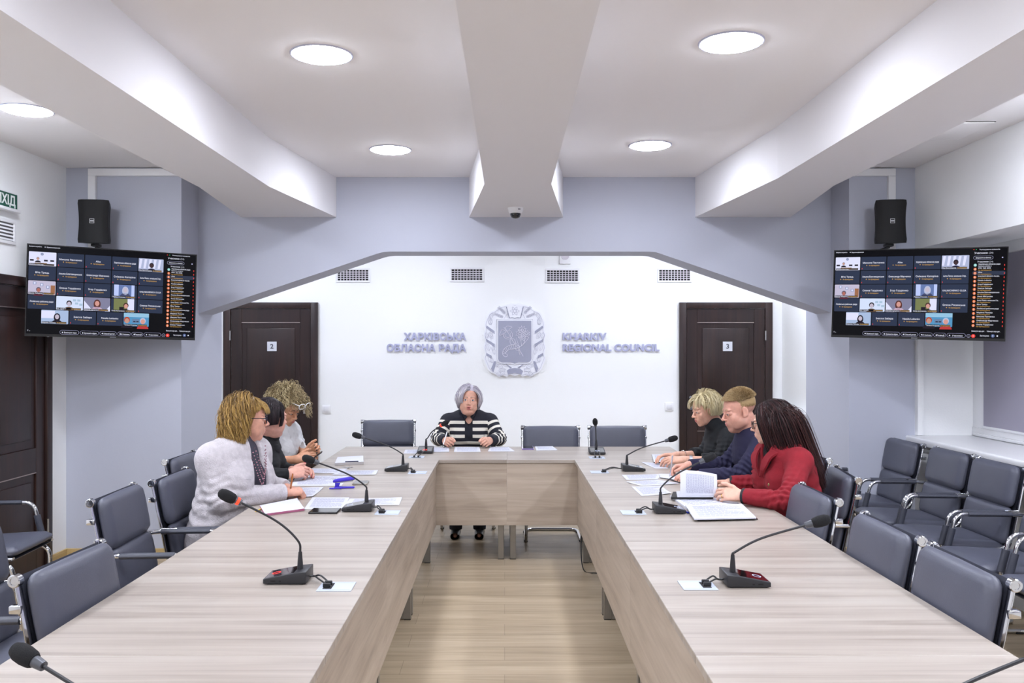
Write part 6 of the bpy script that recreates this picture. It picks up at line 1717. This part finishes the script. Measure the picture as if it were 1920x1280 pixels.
# ---------------------------------------------------------------- 7: red jacket, long dark hair (right, nearest)
def build_red():
    H = Head((1.478, 4.86, 1.168), 152, -8, 0, .98)
    hands = [Hand((1.305, 5.075, .800), (-.90, -.25, .05), (.1, .45, .85), 1, [(20, 34, 20)]*4),
             Hand((1.262, 4.635, .800), (-.86, .36, .06), (.10, -.85, .50), -1, [(26, 30, 18), (30, 34, 20), (34, 36, 20), (38, 38, 22)], thumb=((.55, .80, .25), (.30, .95, .10), (.1, .95, 0)))]
    S = dict(pelvis=(1.66, 4.86, .56), neck=(1.525, 4.845, 1.035), heading=192, shoulders=[(1.50, 5.005, .985), (1.575, 4.665, .985)], elbows=[(1.465, 5.03, .805), (1.455, 4.475, .800)],
             wrists=[(1.305, 5.075, .800), (1.262, 4.635, .800)], hands=hands, head=H, stout=1.04, bust=1.0,
             skin=('fair_cool', (218, 172, 150), (190, 104, 100), (60, 40, 36), (70, 60, 56)), face=dict())
    c = person('person', 'person with long straight dark hair in a red jacket, turning folder pages', S)
    rd = mat('red_wool', (132, 17, 32), .9, vary=.03, vscale=30, bump=.35, bscale=260); bkk = mat('black_trim', (24, 24, 30), .7)
    n, fw, rt, up = c['neck'], c['fw'], c['rt'], c['up']
    def b0(f): c['torso'](f, .004); f.cone(n-up*.03, n+up*.060, .062, .056, .02)
    garment(c, 'black_top', mat('black_jersey', (15, 16, 21)), b0, .006)
    def b(f):
        c['torso'](f, .016); sleeves(f, c, .014, .014, .014); folds(f, c, .006, 13)
        f.cone(n-up*.02-fw*.01, n+up*.012-fw*.02, .085, .072, .03)
        f.seg(c['sec'](.70)+fw*.165, c['sec'](1.05)+fw*.12, (.012, .06), (.055, .10), rt, .004, '-')
    jk = garment(c, 'red_jacket', rd, b, .0045)
    for x in (1, -1):
        se = c['sec']
        inn = smooth_path([se(.66)+fw*.166+rt*x*.004, se(.84)+fw*.142+rt*x*.032, se(.97)+fw*.085+rt*x*.056, se(1.05)+fw*.005+rt*x*.068, se(1.08)-fw*.060+rt*x*.030], 4)
        out = smooth_path([se(.66)+fw*.164+rt*x*.010, se(.79)+fw*.150+rt*x*.078, se(.91)+fw*.112+rt*x*.104, se(1.00)+fw*.012+rt*x*.106, se(1.035)-fw*.085+rt*x*.040], 4)
        m = MB(); k_ = len(inn); o_ = Vector(fw*.008+up*.006)
        V_ = [Vector(p)-Vector(c['o0']) for p in inn]+[Vector(p)-Vector(c['o0']) for p in out]; V_ = V_+[v+o_ for v in V_]; n2 = 2*k_
        F_ = [(n2+i, n2+i+1, n2+k_+i+1, n2+k_+i) for i in range(k_-1)]+[(i, k_+i, k_+i+1, i+1) for i in range(k_-1)]+[(k_+i, n2+k_+i, n2+k_+i+1, k_+i+1) for i in range(k_-1)]+[(i, i+1, n2+i+1, n2+i) for i in range(k_-1)]+[(0, n2, n2+k_, k_), (k_-1, n2-1, n2+n2-1, n2+k_-1)]
        m.add(V_, F_); m.build('lapel', rd, jk, angle=60)
    for i in (0, 1):
        e, w_ = c['el'][i], c['wr'][i]; d = (w_-e)/np.linalg.norm(w_-e); MB().tube(wloc(c['o0'], [w_-d*.016, w_-d*.002]), .0425, 18).build('cuff_trim', bkk, jk)
    p = c['sec'](.60)+fw*.168-rt*.085
    MB().ball(tuple(p-c['o0']), (.008, .008, .011), 10).build('brooch', mat('old_gold', (150, 140, 96), .3, .8), jk)
    pt = hands[1].chains[2][0]; r0 = np.array(pt[0])*.55+np.array(pt[1])*.45; ax = np.array(pt[1])-np.array(pt[0]); ax /= np.linalg.norm(ax); u = np.cross(ax, [1, 0, 0]); u /= np.linalg.norm(u); v = np.cross(ax, u)
    MB().tube(wloc(c['o0'], [hands[1].w(r0+.0098*(u*math.cos(t)+v*math.sin(t))) for t in [2*PI*k/16 for k in range(16)]]), .0019, 6, closed=True).build('ring', mat('gold', (214, 176, 96), .2, 1.0), c['body'])
    glasses(H, c['o0'], c['body'], mat('black_frames', (22, 22, 26), .25), w=.026, h=.021)
    hm = hair_mat('chestnut_long_hair', [(24, 14, 16), (44, 26, 28), (66, 40, 40), (88, 56, 52)], .34)
    parts = [cap_mesh(H, earcap(H, capfn(H, .006, -.09, ((0, .122, -.05), (.078, .084, .110)), bw=(.084, .066))), tone=.3)]
    flow = flow_bob(.0, .15)
    P0, N0 = scalp(5500, lambda v: (v[:, 2] > .0+.62*np.maximum(0, v[:, 1])) | ((v[:, 1] < .2) & (v[:, 2] > -.5)), 51, (.079, .096, .086))
    fr, d = flow(P0, N0)
    bod = [b for i_, b in enumerate(neckbodies(c, .064)) if i_ in (0, 5, 6)]
    parts.append(locks(H, P0, d, np.where(fr, .50, np.clip(P0[:, 2]+.46, .40, .56)), 24, .0017, 1.5, .60, sides=3, ears=True, bodies=bod, lift=.005, seed=52, wob=.006, base=.005, facebase=.005, clear=(.15, .060, 0, .058), gravdir=tuple(np.array((0, 0, -1.0))-.42*fw)))
    parts.append(under(H, flow, (.0795, .0965, .0865), .06, 53))
    hairdo(c, 'hair', parts, hm)
for fn_ in (build_cardigan, build_cowl, build_curly, build_blond, build_navy, build_red): fn_()
# ================================================================ things lying on the desks
M_paper = mat('paper_white', (204, 205, 216), .7)
M_print = mat('print_grey', (146, 148, 168), .7)
def at_table(c, z=0.0): return PZ(c[0], c[1], TZ+z)
def bil(q, u, v): return (q[0]*(1-u)+q[1]*u)*(1-v)+(q[3]*(1-u)+q[2]*u)*v
def paper(label, px, z=.0006, thick=.0006, curl=(0, 0, 0, 0), lines=12, group='loose papers on the desks', cat='paper', name='paper_sheet', m=None, edge=None, margin=.10, seed=0):
    "px: far left, far right, near right, near left pixels on the desk; curl lifts those corners"
    q = [at_table(p, z) for p in px]; c = (q[0]+q[1]+q[2]+q[3])/4; c.z = TZ
    o = empty(name, c); tag(o, label, cat, group)
    n = 10
    def f(u, v, h=0):
        p = bil(q, u, v)-c; w_ = ((1-u)*(1-v), u*(1-v), u*v, (1-u)*v)
        return Vector((p.x, p.y, z+h+sum(a*b**3 for a, b in zip(curl, w_))+.0006*math.sin(u*5+seed)*math.sin(v*4+seed*2)*(1 if thick < .002 else 0)+(.0006 if thick < .002 else 0)))
    mb = MB(); vs = [f(i/n, j/n, thick) for j in range(n+1) for i in range(n+1)]+[f(i/n, j/n) for j in range(n+1) for i in range(n+1)]; N = (n+1)**2
    mb.add(vs, []); mb.m(0)
    for j in range(n):
        for i in range(n):
            a = j*(n+1)+i; mb.f.append((a+n+1, a+n+2, a+1, a)); mb.mi.append(0); mb.f.append((N+a, N+a+1, N+a+n+2, N+a+n+1)); mb.mi.append(1 if edge else 0)
    lp = [i for i in range(n+1)]+[j*(n+1)+n for j in range(1, n+1)]+[n*(n+1)+i for i in range(n-1, -1, -1)]+[j*(n+1) for j in range(n-1, 0, -1)]
    for k in range(len(lp)): a, b = lp[k], lp[(k+1) % len(lp)]; mb.f.append((a, b, N+b, N+a)); mb.mi.append(1 if edge else 0)
    mb.build('sheet', [m or M_paper]+([edge] if edge else []), o, angle=30)
    if lines:
        rng = random.Random(hash(label) % 1000+seed); pr = MB()
        for k in range(lines):
            v0 = margin+(1-2*margin)*k/lines; v1 = v0+(1-2*margin)/lines*.36; u = margin
            end = 1-margin-(rng.random()*.35 if rng.random() < .3 else 0)
            while u < end:
                w_ = min(.04+rng.random()*.10, end-u)
                pr.add([f(u, v1, thick+.0003), f(u+w_, v1, thick+.0003), f(u+w_, v0, thick+.0003), f(u, v0, thick+.0003)], [(0, 1, 2, 3)]); u += w_+.014
        pr.build('printed_text', M_print, o, smooth=False)
    return o
# ---- left arm
pk = mat('pink_cover', (170, 96, 128), .5)
paper('open white notebook with pink cover under the hand of the person in the cream cardigan', [(487, 951), (557, 937), (571, 957), (497, 967)], .0012, .011, (0, 0, 0, 0), 0, 'notebooks on the desks', 'notebook', 'notebook', edge=pk)
paper('printed sheets beside the black phone at the left desks', [(586, 932.5), (655, 933), (645, 954), (570, 954.5)], .0006, .002, (0, 0, 0, 0), 13)
paper('printed sheet reaching behind the second left microphone', [(656, 935), (754, 934), (748, 947), (646, 947)], .0006, .0006, (.0, .006, 0, 0), 12)
paper('printed sheet right of the hand with the brown pen', [(547, 914), (607, 914), (586, 932), (546, 931)], .0006, .0006, (0, .004, .005, 0), 11)
paper('two printed pages in front of the person in the black cowl sweater', [(556, 892), (654, 892), (640, 911), (546, 911)], .0006, .0012, (0, 0, 0, .0), 14)
paper('printed sheet before the curly haired person, nearer the table edge', [(577, 878), (652, 879), (635, 887.5), (578, 886.5)], .0006, .0006, (0, 0, 0, .004), 10)
paper('printed sheet on the far left desk overlapping another sheet', [(639, 882), (709, 882), (704, 890), (622, 890)], .0016, .0006, (0, .003, 0, 0), 10)
o = paper('closed white notebook with keys on the far left desk', [(633, 861), (681, 858.5), (681.5, 870), (628, 872.5)], .0012, .018, (0, 0, 0, 0), 0, 'notebooks on the desks', 'notebook', 'notebook', edge=mat('page_edge_grey', (176, 172, 172), .7))
c_ = at_table((657, 866), .0195)
e = MB().tube([c_+Vector((-.035, -.012, .004)), c_+Vector((.055, .012, .004))], .0042, 8).build('pen', mat('navy_pen', (30, 30, 60), .35)); tag(e, 'dark pen lying on the closed white notebook', 'pen')
e = empty('key_bunch', at_table((657, 876.5), 0)); tag(e, 'small bunch of keys in front of the closed white notebook', 'keys')
MB().tube([Vector((.018*math.cos(t), .018*math.sin(t), .002)) for t in [2*PI*k/20 for k in range(20)]], .0012, 6, closed=True).build('key_ring', M_chrome, e)
for a in (.3, 1.1, 2.0): MB().box((.014, -.009, 0), (.032, .009, .002), .0008, 1).box((.030, -.0035, 0), (.062, .0035, .002), .0005, 1).xf(Matrix.Rotation(a+2.4, 4, 'Z') @ Matrix.Translation((0, 0, .001+a*.001))).build('key', M_satin, e)
def phone(label, px, z=0, col=(16, 16, 18), body=None):
    q = [at_table(p, z) for p in px]; c = (q[0]+q[1]+q[2]+q[3])/4; x = ((q[1]-q[0])+(q[2]-q[3])); L = x.length/2; y = ((q[0]-q[3])+(q[1]-q[2])); W = y.length/2; x.normalize()
    o = empty('phone', (c.x, c.y, TZ+z), math.atan2(x.y, x.x)); tag(o, label, 'phone')
    MB().box((-L/2, -W/2, 0), (L/2, W/2, .0095), .004, 3).build('case', body or mat('phone_case_black', (22, 22, 24), .4), o)
    MB().box((-L/2+.004, -W/2+.004, .0093), (L/2-.004, W/2-.004, .0100), .0003, 1).build('display', mat('phone_glass', col, .06, coat=.5), o)
    return o
phone('black phone lying on the left desk beside the printed sheets', [(586, 955), (638, 955), (634, 963.5), (579, 963.5)])
phone('silver phone lying behind the purple stapler', [(664, 903.5), (691, 903.5), (690, 909), (661, 909.5)], body=mat('phone_silver', (166, 160, 150), .3, .6), col=(60, 58, 56))
# purple stapler and pen
c_ = at_table((645, 915)); o = empty('stapler', c_, .12); tag(o, 'purple stapler standing on the left desk', 'stapler')
M_pur = mat('purple_plastic', (62, 44, 190), .35)
MB().prism([(-.056, 0), (.062, 0), (.062, .009), (-.056, .012)], -.016, .016, 'Y', .004, 2).build('base', M_pur, o)
MB().prism([(-.052, .010), (-.030, .012), (-.020, .034), (-.052, .036)], -.011, .011, 'Y', .003, 2).build('hinge', M_pur, o)
MB().prism([(-.064, .034), (.030, .046), (.066, .052), (.070, .062), (.050, .069), (-.02, .060), (-.060, .052), (-.066, .044)], -.015, .015, 'Y', .006, 3).build('upper_arm', M_pur, o)
MB().prism([(-.05, .029), (.055, .041), (.055, .048), (-.05, .037)], -.009, .009, 'Y', .001, 1).build('magazine', M_satin, o)
a, b = at_table((617.5, 915.5), .005), at_table((640, 915), .005)
e = MB().tube([a, a.lerp(b, .3), b], [.0035, .0045, .0045], 8).build('pen', M_pur); tag(e, 'purple pen lying in front of the stapler', 'pen')
a, b = at_table((478, 959), .005), at_table((493, 952), .005)
e = MB().tube([a, a.lerp(b, .2), b], [.001, .0036, .0036], 6).build('pencil', mat('yellow_pencil', (214, 190, 60), .5)); tag(e, 'yellow pencil at the table edge beside the pink covered notebook', 'pencil')
# ---- head desk
paper('printed sheet left of the lit microphone on the head desk', [(760, 843), (806, 842.5), (806, 849.5), (757, 850)], .0006, .0006, lines=8)
paper('printed sheet under the right hand of the person in stripes', [(806, 838.5), (842, 838.5), (842, 847), (797, 847)], .0014, .0006, lines=8)
paper('printed sheet lying between the two hands of the person in stripes', [(853, 838), (899, 838), (901, 847), (851, 847)], .0006, .0006, lines=8)
paper('printed sheet left of the purple phone on the head desk', [(919, 838), (954, 838), (965, 846), (915, 846)], .0006, .0006, lines=8)
phone('purple phone lying on the head desk before an empty chair', [(980, 837.5), (999, 837.5), (1001, 843), (977, 843)], body=mat('phone_lilac', (130, 110, 170), .4))
paper('white booklet lying beside the purple phone on the head desk', [(1003, 837.5), (1036, 837), (1045, 844), (1006, 844.5)], .0006, .004, (0, 0, 0, 0), 6, 'notebooks on the desks', 'booklet', 'booklet')
# ---- right arm
bkc = mat('black_cover', (24, 24, 26), .45)
paper('printed sheet under the open notebook at the far right desk', [(1203, 867.5), (1256, 868), (1253, 878), (1228, 878)], .0006, .0012, (.004, 0, 0, 0), 9)
paper('open notebook with black cover before the blond person', [(1222, 853.5), (1273, 853.5), (1258, 868), (1226, 868)], .0020, .008, (0, 0, 0, 0), 9, 'notebooks on the desks', 'notebook', 'notebook', edge=bkc)
paper('printed sheet beside the far right microphone base', [(1166, 890.5), (1240, 889.5), (1233, 898.5), (1175, 899.5)], .0006, .0006, (.0, .004, 0, 0), 9)
paper('blank looking sheet with a lifted corner on the far right desk', [(1174, 904), (1232, 899), (1275, 907), (1203, 911)], .0006, .0008, (.004, 0, .004, 0), 8)
paper('printed sheet with curled edge left of the black folder', [(1184, 912.5), (1240, 911.5), (1259, 926), (1203, 930)], .0006, .0010, (.0, .004, .006, .0), 11)
paper('small notepad with dark pen under the hand with the silver pen', [(1235, 889), (1268, 889), (1278, 902), (1238, 896)], .0016, .004, (0, 0, 0, 0), 0, 'notebooks on the desks', 'notepad', 'notepad', edge=bkc)
a, b = at_table((1256, 899), .010), at_table((1276, 905), .010)
e = MB().tube([a, b], .004, 8).build('pen', M_black); tag(e, 'black pen lying across the small notepad', 'pen')
paper('stack of papers half under the black folder at the right desk', [(1256, 931.5), (1300, 928), (1385, 945), (1288, 955)], .0006, .009, (.0, 0, .0, 0), 9)
fo = paper('black leather folder open under the hands of the person in red', [(1262, 925.5), (1336, 924.5), (1337, 935), (1258, 936)], .0108, .012, (0, 0, 0, 0), 0, 'folders on the right desk', 'folder', 'folder', m=bkc)
# pages in the folder, one of them turned up on end
q = [PZ(1268, 921, TZ+.026), PZ(1336, 920, TZ+.026), PZ(1338, 931, TZ+.026), PZ(1270, 931, TZ+.026)]; c_ = (q[0]+q[1]+q[2]+q[3])/4
o = empty('page_stack', (c_.x, c_.y, TZ+.0235)); tag(o, 'stack of pages in the black folder with one page turned upright', 'pages', 'folders on the right desk')
b0, b1 = [p-Vector((c_.x, c_.y, 0)) for p in (q[3], q[2])]
mb = MB(); mb.add([Vector((p.x-c_.x, p.y-c_.y, h)) for h in (0, .004) for p in q], [(3, 2, 1, 0), (4, 5, 6, 7), (0, 1, 5, 4), (1, 2, 6, 5), (2, 3, 7, 6), (3, 0, 4, 7)]); mb.build('lower_pages', M_paper, o, smooth=False)
dB = q[3].y
TL, TR, BR_, BL_ = P(1275, 881, dB+.035), P(1344, 889, dB+.055), P(1342, 929, dB-.0), P(1275, 930, dB-.0)
def up_(u, v, off=0):
    p = (TL*(1-u)+TR*u)*(1-v)+(BL_*(1-u)+BR_*u)*v; p = p+Vector((0, -.018*math.sin(v*PI)*(.6+.4*u)-off, .006*math.sin(u*PI)*(1-v))); return Vector((p.x-c_.x, p.y-c_.y, max(p.z-TZ-.0235, .0045)))
n = 12; mb = MB(); vs = [up_(i/n, j/n) for j in range(n+1) for i in range(n+1)]+[up_(i/n, j/n, -.0008) for j in range(n+1) for i in range(n+1)]; N = (n+1)**2; fs = []
for j in range(n):
    for i in range(n):
        a = j*(n+1)+i; fs += [(a, a+n+1, a+n+2, a+1), (N+a, N+a+1, N+a+n+2, N+a+n+1)]
for k in range(n): fs += [(k, k+1, N+k+1, N+k), (n*(n+1)+k+1, n*(n+1)+k, N+n*(n+1)+k, N+n*(n+1)+k+1), ((k+1)*(n+1), k*(n+1), N+k*(n+1), N+(k+1)*(n+1)), (k*(n+1)+n, (k+1)*(n+1)+n, N+(k+1)*(n+1)+n, N+k*(n+1)+n)]
mb.add(vs, fs); tp = mb.build('turned_page', M_paper, o, angle=40)
pr = MB(); rng = random.Random(4)
for k in range(26):
    u0 = .16+.76*k/26; v = .12
    while v < .86:
        w_ = min(.03+rng.random()*.08, .88-v); pr.add([up_(u0, v+w_, .0008), up_(u0+.013, v+w_, .0008), up_(u0+.013, v, .0008), up_(u0, v, .0008)], [(0, 1, 2, 3)]); v += w_+.012
pr.build('printed_text', M_print, tp, smooth=False)
paper('printed document on a dark folder at the table edge before the person in red', [(1285, 948.5), (1391, 946), (1418, 972), (1302, 974.5)], .0106, .006, (0, 0, 0, 0), 15, edge=None)
paper('dark folder lying under the printed document before the person in red', [(1290, 953), (1392, 947), (1421, 974), (1308, 976.5)], .0006, .004, (0, 0, 0, 0), 0, 'folders on the right desk', 'folder', 'folder', m=bkc)
a, b = at_table((1279, 957), .005), at_table((1291, 961), .005)
e = MB().tube([a, b], .0045, 8).build('pen', mat('blue_pen', (40, 60, 170), .35)); tag(e, 'blue pen lying beside the right microphone base', 'pen')
# ================================================================ camera and view
cam = bpy.data.cameras.new('camera'); co = bpy.data.objects.new('camera', cam); COL.objects.link(co)
co.location = (0, 0, EYE); co.rotation_euler = (PI/2, 0, 0)
cam.sensor_width = 36; cam.sensor_fit = 'HORIZONTAL'; cam.lens = FPX/1920*36
cam.shift_x = (960-PX0)/1920; cam.shift_y = (PY0-640)/1920; cam.clip_start = .05
SC.camera = co
w_ = bpy.data.worlds.new('world'); SC.world = w_; w_.use_nodes = True
w_.node_tree.nodes['Background'].inputs[0].default_value = (.8, .85, 1, 1); w_.node_tree.nodes['Background'].inputs[1].default_value = .02
vs_ = SC.view_settings; vs_.view_transform = 'Standard'; vs_.look = 'None'; vs_.gamma = 1; vs_.exposure = 0.0; vs_.use_curve_mapping = False
SC.cycles.max_bounces = 7; SC.cycles.diffuse_bounces = 4; SC.cycles.adaptive_threshold = .05; SC.cycles.glossy_bounces = 4; SC.cycles.sample_clamp_indirect = 0
SC.cycles.use_denoising = True
